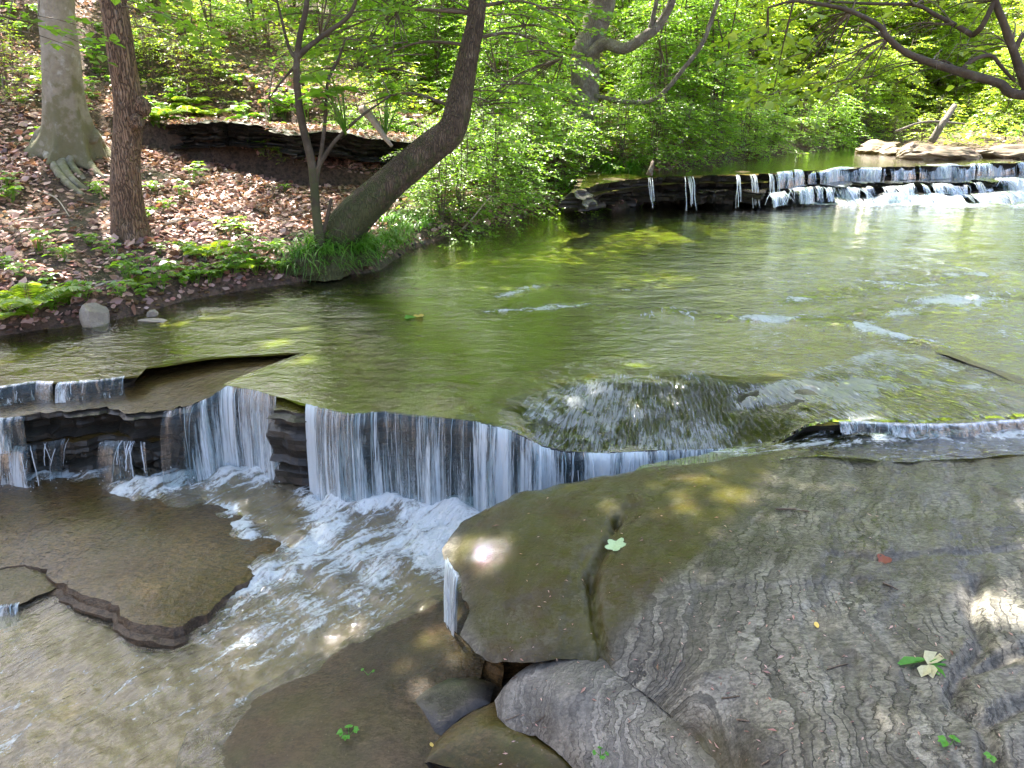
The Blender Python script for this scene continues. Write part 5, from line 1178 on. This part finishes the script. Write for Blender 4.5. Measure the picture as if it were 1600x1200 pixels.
# ------------------------------------------------------------------ grass, ferns, herbs
def blades(name, spots, mat, L, label, cat, n, w=.006, seed=1, droop=.9, dirn=None):
    rg = np.random.default_rng(seed); mb = MB(); spots = np.array(spots)
    for k in range(n):
        b = spots[rg.integers(len(spots))] + rg.normal(0, .05, 3) * (1, 1, .2)
        a = rg.uniform(0, 6.28); d = np.array([math.cos(a), math.sin(a), 0])
        if dirn is not None: d = unit(d * .8 + np.array(dirn))
        l = L * rg.uniform(.3, 1.2); dr = droop * rg.uniform(.55, 1.15); tt = np.linspace(0, 1, 6)[:, None]
        pth = b + np.array([0, 0, 1.]) * l * (tt * .85 - dr * .85 * tt ** 2.2) + d * l * .75 * tt ** 1.4
        sd = np.cross(d, (0, 0, 1.)); wd = (w * np.array([.7, 1, .95, .8, .5, .08]))[:, None]
        V = np.stack([pth - sd * wd, pth + sd * wd], 1).reshape(-1, 3); i = np.arange(5) * 2
        mb.add(V, [np.c_[i, i + 1, i + 3, i + 2]], rnd=np.clip(rg.normal(.45, .35), 0, 1))
    c = spots.mean(0); return tag(mb.build(name, M[mat], smooth=False, origin=c), label, cat)
gs = [on_ground(u, v) + (0, 0, .01) for u, v in ((465, 425), (480, 418), (500, 425), (515, 415), (530, 422), (548, 410), (560, 415), (575, 402), (590, 405), (605, 392), (618, 385), (490, 402), (540, 395), (570, 392), (628, 380), (600, 378))]
mm = MB()
for c, r_ in ((on_ground(480, 410), .26), (on_ground(520, 405), .26), (on_ground(505, 420), .24), (on_ground(560, 400), .2)):
    th, ph = np.meshgrid(np.linspace(0, 6.283, 20), np.linspace(0, 1.6, 9)); v = np.stack([np.cos(th) * np.sin(ph), np.sin(th) * np.sin(ph), np.cos(ph) * .8], -1).reshape(-1, 3)
    v = c + v * r_ * (1 + .25 * fbm(v[:, 0] * 3 + c[0], v[:, 1] * 3 + v[:, 2] * 3, 3, 6))[:, None] - (0, 0, .08)
    i, j = np.meshgrid(np.arange(8), np.arange(19), indexing='ij'); mm.add(v, [np.stack([i * 20 + j, (i + 1) * 20 + j, (i + 1) * 20 + j + 1, i * 20 + j + 1], -1).reshape(-1, 4)], moss=1.)
tag(mm.build('mossy_hummock', M['mossy'], origin=on_ground(505, 415)), 'mossy earth hummock under the leaning tree, covered in drooping grass', 'hummock')
gs2 = [q + (0, 0, .12) for q in gs[:12]] + gs
blades('grass_tuft', gs2, 'grass', .40, 'thick tuft of long drooping bright green grass at the foot of the leaning tree', 'grass tuft', 1200, .0055, 5, 1.05, (.35, -.5, 0))
blades('grass_tuft', [on_ground(u, v) for u, v in ((640, 362), (655, 355), (670, 350), (630, 358), (615, 345), (690, 335), (645, 340), (600, 350))], 'grass', .3, 'finer grass tuft on the bank just right of the leaning trunk', 'grass tuft', 420, .005, 6, .8)
blades('grass_tuft', [on_ground(u, v) for u, v in ((945, 285), (960, 280), (975, 276), (930, 285), (985, 270), (955, 268))], 'grass', .55, 'dark grass tuft hanging at the left end of the far ledge', 'grass tuft', 380, .009, 7, 1., (.3, -.6, 0))
def herb_bits(name, pts, seed):
    pass
rgrass = [(x_, y_, ground_z(x_, y_)[0]) for x_, y_ in zip(np.random.default_rng(3).uniform(10, 15, 60), np.random.default_rng(4).uniform(15.2, 18.5, 60)) if bank_s(x_, y_)[0] > .2]
blades('grass_tuft', rgrass, 'grass', .7, 'sunlit tall grass patch on the far right bank behind the flat rocks', 'grass patch', 900, .012, 8, .7)
def fern(name, n, L, seed, label, group, mat='leaf'):
    rg = np.random.default_rng(seed); root = thing(name, (0, 0, 0), label, 'fern', group)
    for k in range(n):
        a = k * 6.283 / n + rg.normal(0, .25); d = np.array([math.cos(a), math.sin(a), 0]); l = L * rg.uniform(.7, 1.15); lv = Leaves(); mb = MB()
        tt = np.linspace(0, 1, 9)[:, None]
        ax = d * l * .85 * tt + np.array([0, 0, 1.]) * l * (.75 * tt - .62 * tt ** 2)
        V, F = tube_vf(ax, np.linspace(.003, .001, 9), 4, False); mb.add(V, F, rnd=.5)
        s = np.linspace(.12, .99, 22); q = np.stack([np.interp(s, tt[:, 0], ax[:, c]) for c in range(3)], 1)
        sd = np.cross(d, (0, 0, 1.)); w_ = l * .26 * np.sin(np.pi * np.clip(s * .9 + .12, 0, 1)) ** .8 + .01
        for g in (1, -1): lv.add(q, sd * g + d * .35 - np.array([0, 0, .15]), np.array([0, 0, 1.]) + rg.normal(0, .15, (22, 3)), w_, np.clip(rg.normal(.55, .15, 22), 0, 1))
        lv.into(mb, tmpl=T4, width=.55); mb.build('frond', M[mat], root, smooth=False)
    return root
f0 = fern('fern', 9, .45, 3, 'bright green fern arching over the dark bank edge at the far left', None, 'leaf_bright'); f0.location = tuple(on_ground(48, 488) + (0, 0, .02))
f1 = dup(f0, on_ground(335, 402), 1., .85, 'green fern low on the leafy bank left of the leaning tree'); f1.location.z += .01
for u, v, s_ in ((215, 448, .45), (375, 420, .6)): dup(f0, on_ground(u, v), u * .7, s_, 'small green fern along the lower edge of the leafy bank', 'small ferns along the lower bank')
dup(f0, on_ground(18, 495), 2., .6, 'smaller fern at the left edge of the photo beside the bright one')
dup(f0, on_ground(300, 165), 2.5, 1.1, 'fern clump on top of the dark rock overhang')
dup(f0, on_ground(270, 172), .5, 1., 'smaller fern clump at the left end of the dark rock overhang')
def herb(name, seed, n, ls, h, label, mat, group):
    rg = np.random.default_rng(seed); mb = MB(); lv = Leaves()
    for k in range(n):
        a = rg.uniform(0, 6.28); hh = h * rg.uniform(.4, 1.); q = np.array([math.cos(a), math.sin(a), 0]) * h * rg.uniform(.2, .8) + np.array([0, 0, hh])
        V, F = tube_vf([(0, 0, -.02), q * (.5, .5, .7), q], [.003, .002, .002], 3, False); mb.add(V, F, rnd=.4)
        for b in range(3): lv.add(q, (math.cos(a + b * 2.1), math.sin(a + b * 2.1), -.1), (rg.normal(0, .3), rg.normal(0, .3), 1), ls * rg.uniform(.7, 1.2), np.clip(rg.normal(.5, .2), 0, 1))
    lv.into(mb, tmpl=T6); return tag(mb.build(name, M[mat], smooth=False), label, 'plant', group)
ha = herb('seedling', 5, 9, .06, .16, 'small leafy green seedling among the dry leaves of the bank', 'leaf', 'green seedlings in the leaf litter')
hb = herb('groundcover_plant', 6, 14, .05, .12, 'patch of yellow green leaves close to the ground on the leafy bank', 'leaf', 'yellow green ground plants on the bank')
rg = np.random.default_rng(17); first = {'a': True, 'b': True}
hs = [(135, 470), (190, 470), (225, 468), (255, 462), (290, 455), (325, 448), (345, 440), (365, 440), (400, 432), (425, 428), (440, 432), (50, 500), (85, 492), (310, 452), (110, 480), (70, 455), (200, 440), (240, 450), (270, 430), (215, 430), (300, 440), (320, 415), (360, 420), (385, 410), (10, 425), (30, 440), (100, 410), (180, 405), (370, 358), (355, 370), (385, 365), (260, 330), (240, 300), (280, 310), (230, 345), (415, 270), (440, 255), (60, 400), (430, 400), (395, 395), (290, 400), (250, 400), (140, 385), (410, 265), (445, 300), (300, 285), (660, 330), (630, 310), (600, 330), (580, 350), (20, 320), (10, 300), (150, 300), (165, 310)]
for k, (u, v) in enumerate(hs):
    p = on_ground(u, v); key = 'a' if k % 2 else 'b'; pr = ha if k % 2 else hb
    if first[key]: first[key] = False; pr.location = tuple(p)
    else:
        c = dup(pr, p, rg.uniform(0, 6.28), rg.uniform(.7, 1.4))
for k in range(80):
    u, v = rg.uniform(0, 660), rg.uniform(0, 235)
    p = on_ground(u, v)
    if bank_s(p[0], p[1])[0] < .3: continue
    dup(ha if rg.random() < .4 else hb, p, rg.uniform(0, 6.28), rg.uniform(.9, 1.7))

# ------------------------------------------------------------------ stones
def stone(name, pos, size, seed, label, mat='rock', cat='rock', rz=0., rough=.18, sub=4, group=None, wet=0., moss=0., flat=0.):
    import bmesh
    bm = bmesh.new(); bmesh.ops.create_icosphere(bm, subdivisions=sub, radius=1)
    v = np.array([q.co[:] for q in bm.verts]); rg = np.random.default_rng(seed)
    for k in range(7):                             # planar facets
        n = unit(rg.normal(0, 1, 3)); d = rg.uniform(.5, .8); e = v @ n; v = v - np.maximum(e - d, 0)[:, None] * n
    v = v * (1 + rough * fbm(v[:, 0] * 1.7 + seed, v[:, 1] * 1.7 + v[:, 2] * 1.3, 4, seed))[:, None]
    v = v * np.array(size); c, s = math.cos(rz), math.sin(rz); v = np.c_[v[:, 0] * c - v[:, 1] * s, v[:, 0] * s + v[:, 1] * c, v[:, 2]]
    F = np.array([[q.index for q in f.verts] for f in bm.faces]); bm.free()
    mb = MB(); mb.add(v + np.array(pos), [F], flat=sub > 2, wet=wet, moss=moss, lam=v[:, 2] * 1.5)
    return tag(mb.build(name, M[mat], origin=pos), label, cat, group)
stone('boulder', px(148, 496, .05), (.10, .12, .15), 3, 'pale grey angular boulder at the water edge on the left', rz=.3, rough=.1)
stone('stone', px(236, 490, .02), (.05, .05, .035), 4, 'small brown stone on the waterline right of the pale boulder')
stone('stone', px(240, 502, .0), (.13, .06, .02), 5, 'flat tan stone just awash right of the pale boulder')
for k, (u, v, s_, lb) in enumerate(((636, 384, .09, 'dark wet stone at the waterline right of the leaning tree'), (655, 380, .06, 'smallest dark stone at the waterline right of the leaning tree'), (610, 397, .08, 'dark stone half under the grass tuft at the waterline'))):
    stone('stone', px(u, v, .02), (s_ * 1.4, s_, s_ * .6), 20 + k, lb, 'dark', wet=.4)
for k, (u, v, z_, a, b, c, lb, mt) in enumerate(((1230, 232, .5, .65, .35, .16, 'flat pinkish rock island in the middle of the far pool', 'far_rock'), (1222, 240, .46, .6, .3, .06, 'lower pale rock shelf in front of the flat rock island', 'far_rock'), (1375, 236, .52, .5, .4, .17, 'dark mossy flat rock at the right side of the far pool', 'ledge'),
        (1425, 240, .54, .3, .3, .16, 'rounded orange brown rock between two flat far rocks', 'far_rock'), (1475, 243, .52, .75, .35, .16, 'long flat brown rock lying at the far right waterline', 'far_rock'), (1355, 224, .50, .6, .4, .09, 'distant pale rock bar at the bend of the stream', 'far_rock'), (1580, 238, .55, .9, .45, .16, 'reddish rock pile at the right edge of the far bank', 'far_rock'), (1150, 243, .5, .35, .25, .12, 'dark brown rock at the far left bank under the shrubs', 'ledge'), (1290, 228, .47, .4, .3, .07, 'small pale far rock right of the rock island', 'far_rock'))):
    stone('flat_rock', px(u, v, z_ - .03), (a, b, c), 30 + k, lb, mt, moss=.35, rough=.5)
rg = np.random.default_rng(8)
G_P = 'pebbles along the left waterline'; p0 = None
for k in range(60):
    i = rg.uniform(4.2, 9.0); a = np.array(WL_LEFT[int(i)]); b = np.array(WL_LEFT[int(i) + 1]); q = a + (b - a) * (i % 1) + rg.normal(0, .09, 2)
    loc = (q[0], q[1], ground_z(q[0], q[1])[0] + .01)
    if p0 is None: p0 = stone('pebble', loc, (.045, .035, .022), 77, 'small wet brown pebble on the muddy left waterline', 'ledge', 'pebble', sub=2, group=G_P)
    else:
        c = dup(p0, loc, rg.uniform(0, 6.28), rg.uniform(.25, .9))
# dark overhanging outcrop on the slope
oc = []
for (u, v, Y) in ((250, 192, 10.0), (285, 186, 9.95), (340, 184, 9.9), (400, 190, 10.05), (450, 206, 9.85), (520, 204, 10.1), (580, 214, 10.5), (640, 216, 11.0)):
    p = pxy(u, v, Y); oc.append(p)
zt = [q[2] for q in oc]
oo = [tuple(q) + (.30,) for q in oc] + [(oc[-1][0] + .5, oc[-1][1] + 1.0, oc[-1][2] - .1, 0), (oc[3][0], oc[3][1] + 1.0, oc[3][2] - .1, 0), (oc[0][0] - .3, oc[0][1] + .9, oc[0][2] - .1, 0)]
o = slab('rock_overhang', oo, [M['dark'], M['dark']], thick=.30, spacing=.012, edge=.05, jag=.10, seed=44, K=22, strata=.11, micro=lambda x, y: .07 * fbm(x * 2.2, y * 2.2, 4, 4), attrs=lambda x, y: dict(wet=0 * x, moss=.8 + 0 * x, lam=x), round_=.03)
tag(o, 'dark layered rock overhang across the slope, deep shadow beneath it', 'rock overhang')
from mathutils.bvhtree import BVHTree
_bv = BVHTree.FromPolygons([tuple(o.matrix_basis @ q.co) for q in o.data.vertices], [tuple(f.vertices) for f in o.data.polygons])
lv = Leaves(); rg = np.random.default_rng(92)
for k in range(2600):
    b = oc[rg.integers(len(oc))] + np.array([rg.uniform(-.6, .6), rg.uniform(-.1, 1.3), 0]); h = _bv.ray_cast(Vector((b[0], b[1], 6)), Vector((0, 0, -1)))
    if h[0] is None or h[1].z < .5: continue
    a = rg.uniform(0, 6.28); lv.add(np.array(h[0]) + (0, 0, rg.uniform(.004, .04)), (math.cos(a), math.sin(a), rg.normal(0, .25)), np.array(h[1]) + rg.normal(0, .4, 3), rg.uniform(.03, .075), np.clip(rg.normal(.45, .26), 0, 1))
mb = MB(); lv.into(mb, tmpl=T6); setting(mb.build('leaf_litter', M['litter'], smooth=False), 'stuff', 'dry leaves lying on the rock overhang')
# ------------------------------------------------------------------ dead wood
def stick(name, pts, r0, r1, label, mat='twig', cat='stick', group=None, ns=7):
    p = catmull(pts, 5); V, F = tube_vf(p, np.linspace(r0, r1, len(p)), ns, True, lambda t_, a, q: 1 + .15 * fbm(a, a * 0 + t_ * 5, 2, 4))
    mb = MB(); mb.add(V, F, moss=.1); return tag(mb.build(name, M[mat], origin=p.mean(0)), label, cat, group)
stick('dead_branch', [pxy(566, 168, 8.9), pxy(585, 190, 8.7), pxy(598, 210, 8.6), pxy(612, 228, 8.5)], .05, .02, 'broken pale branch stub hanging over the dark overhang behind the leaning tree', 'deadwood', 'branch')
stick('dead_branch', [px(716, 364, .02), pxy(735, 345, 9.2), pxy(755, 320, 9.3), pxy(768, 306, 9.4)], .012, .005, 'thin grey branch slanting up out of the water before the shrubs', 'deadwood', 'branch')
stick('tree_stump', [px(1014, 274, .5), pxy(1018, 262, px(1014, 274, .5)[1]), pxy(1020, 252, px(1014, 274, .5)[1] + .05)], .045, .02, 'short pale broken stump on the left end of the far ledge', 'twig', 'stump', ns=10)
stick('fallen_log', [gnd(30, 440, .05), gnd(60, 450, .05), gnd(95, 440, .04)], .035, .025, 'mossy rotten log lying above the bright fern', 'mossy', 'log')
for (a, b, c, r_, lb) in (((1400, 205), (1450, 190), (1530, 196), .025, 'thin bare fallen limb arching over the far right grass'), ((1455, 222), (1475, 190), (1492, 165), .075, 'leaning pale grey trunk on the far right bank')):
    Y = 15.6; stick('driftwood' if r_ < .05 else 'leaning_snag', [pxy(*a, Y), pxy(*b, Y), pxy(*c, Y + .2)], r_, r_ * .7, lb, 'greybark', 'driftwood' if r_ < .05 else 'dead tree')
bs = [((150, 455), (175, 452), (205, 448)), ((215, 330), (225, 352), (230, 366)), ((60, 305), (90, 320), (110, 345)), ((300, 200), (330, 205), (360, 203)), ((260, 355), (300, 350), (330, 352)), ((30, 350), (70, 348), (105, 340))]
bl = ['thin twig lying flat on the bank above the boulder', 'pale twig leaning by the foot of the ridged brown tree', 'grey twig lying below the pale roots', 'bare twig lying below the dark overhang', 'bare twig lying right of the ridged brown tree', 'brown twig lying left of the ridged brown tree']
for (a, b, c), lb in zip(bs, bl): stick('twig', [gnd(*a, .03), gnd(*b, .05), gnd(*c, .04)], .009, .004, lb, 'deadwood', 'twig')

# ------------------------------------------------------------------ small things on the foreground rock
dg = bpy.context.evaluated_depsgraph_get()
def hit(u, v):                                    # the first surface seen at a photo pixel
    d = Vector(ray(u, v)).normalized(); ok, loc, nor, idx, ob, mt = S.ray_cast(dg, Vector((0, 0, CAMZ)), d)
    return np.array(loc), np.array(nor)
def leaf_shape(name, u, v, size, rz, mat, label, lobes=0, cat='leaf', curl=.12, ratio=.55):
    p, n = hit(u, v); ts = np.linspace(0, 6.283, 29)[:-1]
    if lobes: r_ = .62 + .38 * np.abs(np.cos(ts * lobes / 2)) ** 1.3; xy = np.c_[np.cos(ts) * r_ * .6, np.sin(ts) * r_ * .6]
    else: xy = np.c_[np.cos(ts) * .5, np.sin(ts) * .5 * ratio * (1 - .25 * np.cos(ts))]
    rings = [xy * f for f in (1, .66, .33)]; V = np.vstack(rings + [np.zeros((1, 2))])
    z = curl * (V[:, 0] ** 2 + .5 * V[:, 1] ** 2) + .03 * np.sin(V[:, 0] * 9)
    c, s = math.cos(rz), math.sin(rz); V = np.c_[V[:, 0] * c - V[:, 1] * s, V[:, 0] * s + V[:, 1] * c, z] * size
    up = np.array([0, 0, 1.]); t1 = unit(np.cross(n, [0, 1., 0])); t2 = np.cross(n, t1)
    V = p + V[:, :1] * -t1 + V[:, 1:2] * t2 + (V[:, 2:] + .004) * n
    n_ = 28; a = np.arange(n_); b = (a + 1) % n_; F4 = np.vstack([np.c_[k * n_ + a, k * n_ + b, (k + 1) * n_ + b, (k + 1) * n_ + a] for k in (0, 1)]); F3 = np.c_[2 * n_ + a, 2 * n_ + b, np.full(n_, 84)]
    mb = MB(); mb.add(V, [F4, F3]); return tag(mb.build(name, M[mat], origin=p), label, cat)
leaf_shape('fallen_leaf', 963, 853, .085, .4, 'pale_leaf', 'pale green lobed leaf lying on the mossy part of the big shelf', 5, curl=.2)
leaf_shape('fallen_leaf', 1380, 876, .05, .2, 'red_leaf', 'small red brown leaf caught in the crease of the big shelf', 3, curl=.5)
leaf_shape('fallen_leaf', 640, 497, .085, .1, 'green_leaf', 'green leaf floating on the pool beside a yellow one', 3, curl=.4)
leaf_shape('fallen_leaf', 655, 496, .075, 1.2, 'yellow_leaf', 'curled yellow leaf floating on the pool beside a green one', 3, curl=.7)
leaf_shape('fallen_leaf', 675, 1165, .022, .9, 'yellow_leaf', 'tiny orange leaf on the low stained rock plate', 0)
leaf_shape('fallen_leaf', 1276, 978, .03, 1.7, 'yellow_leaf', 'small tan leaf standing in the middle of the grey shelf', 0)
# green sprig with a spent blossom
p, n = hit(1450, 1040)
sp_ = thing('leafy_sprig', p, 'torn green sprig with a pale spent blossom lying on the grey shelf', 'sprig')
for k, (u0, v0, u1, v1, w_) in enumerate(((1447, 1034, 1398, 1039, .26), (1452, 1036, 1500, 1045, .3), (1455, 1040, 1492, 1050, .3), (1455, 1042, 1480, 1062, .3), (1449, 1033, 1420, 1034, .22))):
    a, na = hit(u0, v0); b, nb = hit(u1, v1); lv = Leaves(); lv.add(a + na * .006, b - a, na + np.array([0, 0, .2 * (k % 2)]), np.linalg.norm(b - a), .5); mb = MB(); lv.into(mb, tmpl=T6, width=.5); mb.build('leaf', M['green_leaf'], sp_, smooth=False)
for k, (u0, v0, u1, v1) in enumerate(((1450, 1040, 1468, 1018), (1450, 1042, 1440, 1058), (1452, 1040, 1458, 1060))):
    a, na = hit(u0, v0); b, nb = hit(u1, v1); lv = Leaves(); lv.add(a + na * .008, b - a, na, np.linalg.norm(b - a), .5); mb = MB(); lv.into(mb, tmpl=T6, width=.9); mb.build('petal', M['flower'], sp_, smooth=False)
def sprout(u, v, n, ls, h, label, seed):
    p, nr = hit(u, v); rg = np.random.default_rng(seed); mb = MB(); lv = Leaves()
    for k in range(n):
        a = k * 6.28 / n + rg.normal(0, .3); q = np.array([math.cos(a) * h * .7, math.sin(a) * h * .7, h * rg.uniform(.5, 1)])
        V, F = tube_vf([p, p + q * .6, p + q], [.0015, .001, .001], 3, False); mb.add(V, F)
        for b in (-.9, 0, .9): lv.add(p + q, (math.cos(a + b), math.sin(a + b), -.1), (rg.normal(0, .2), rg.normal(0, .2), 1), ls * rg.uniform(.8, 1.1), .5)
    lv.into(mb, tmpl=T6); return tag(mb.build('sprout', M['green_leaf'], smooth=False, origin=p), label, 'plant')
sprout(545, 1150, 4, .022, .03, 'clover-like green sprout on the dark splashed slab', 1); sprout(938, 1182, 4, .014, .025, 'tiny green sprout in the groove beside the grey lobe', 2)
sprout(1485, 1164, 2, .024, .02, 'lone green sprout in the crack at the bottom right', 3); sprout(1552, 1183, 2, .022, .02, 'small pale sprout in the crack near the bottom right corner', 4); sprout(575, 1055, 2, .012, .03, 'tiny grassy sprout on the edge of the wet slab', 5)
tw = [((1212, 797), (1240, 797), (1265, 801), .005, 'dark curved twig on the upper wet part of the big shelf'), ((1380, 912), (1392, 917), (1404, 923), .004, 'short dark twig below the crease of the big shelf'), ((1292, 1047), (1308, 1042), (1325, 1038), .003, 'pale stick in the middle of the grey shelf'),
      ((1128, 1091), (1142, 1090), (1156, 1088), .003, 'short brown twig low on the grey shelf'), ((1152, 1125), (1162, 1126), (1172, 1128), .0035, 'black twig stub low on the grey shelf'), ((1190, 1196), (1200, 1190), (1203, 1188), .003, 'dark twig at the bottom edge of the grey shelf'), ((1218, 1180), (1226, 1175), (1232, 1172), .002, 'thin reddish twig at the bottom of the grey shelf'),
      ((790, 1125), (802, 1121), (812, 1116), .002, 'reddish needle on the left of the grey lobe'), ((830, 1130), (842, 1126), (852, 1118), .002, 'longer reddish needle on the grey lobe'), ((800, 1062), (806, 1059), (810, 1057), .0018, 'short needle near the top of the grey lobe')]
for a, b, c, r_, lb in tw:
    pts = []
    for q in (a, b, c): p, n = hit(*q); pts.append(p + n * r_ * 1.1)
    stick('twig', pts, r_, r_ * .6, lb, 'twig', 'twig', ns=6)

rg = np.random.default_rng(606); lv = Leaves(); dg.update()
rk = [o for o in S.objects if o.name.startswith(('rock_shelf', 'rock_lobe'))]
for k in range(420):
    u, v = rg.uniform(780, 1600), rg.uniform(760, 1195)
    if v < 930 and rg.random() < .55: continue
    p, n = hit(u, v)
    if n[2] < .3: continue
    a = rg.uniform(0, 6.28)
    lv.add(p + n * .002, (math.cos(a), math.sin(a), 0), n + rg.normal(0, .25, 3), rg.uniform(.006, .022) * (1.8 if rg.random() < .1 else 1), rg.random())
mb = MB(); lv.into(mb, tmpl=T4, width=.42); setting(mb.build('leaf_debris', M['litter'], smooth=False), 'stuff', 'tiny bits of bark, needles and seed husks on the grey shelf')
for u, v in ((290, 178), (330, 182), (420, 186), (480, 192), (540, 200), (600, 205), (250, 185), (510, 240), (560, 235), (450, 225), (620, 225), (400, 215)):
    p = on_ground(u, v) if v > 208 else np.array(hit(u, v)[0]); dup(f0 if u % 20 else ha, p, rg.uniform(0, 6.28), rg.uniform(.9, 1.6) * (1 if u % 20 else 2.), 'green plant hanging over the dark rock overhang', 'plants on the rock overhang')
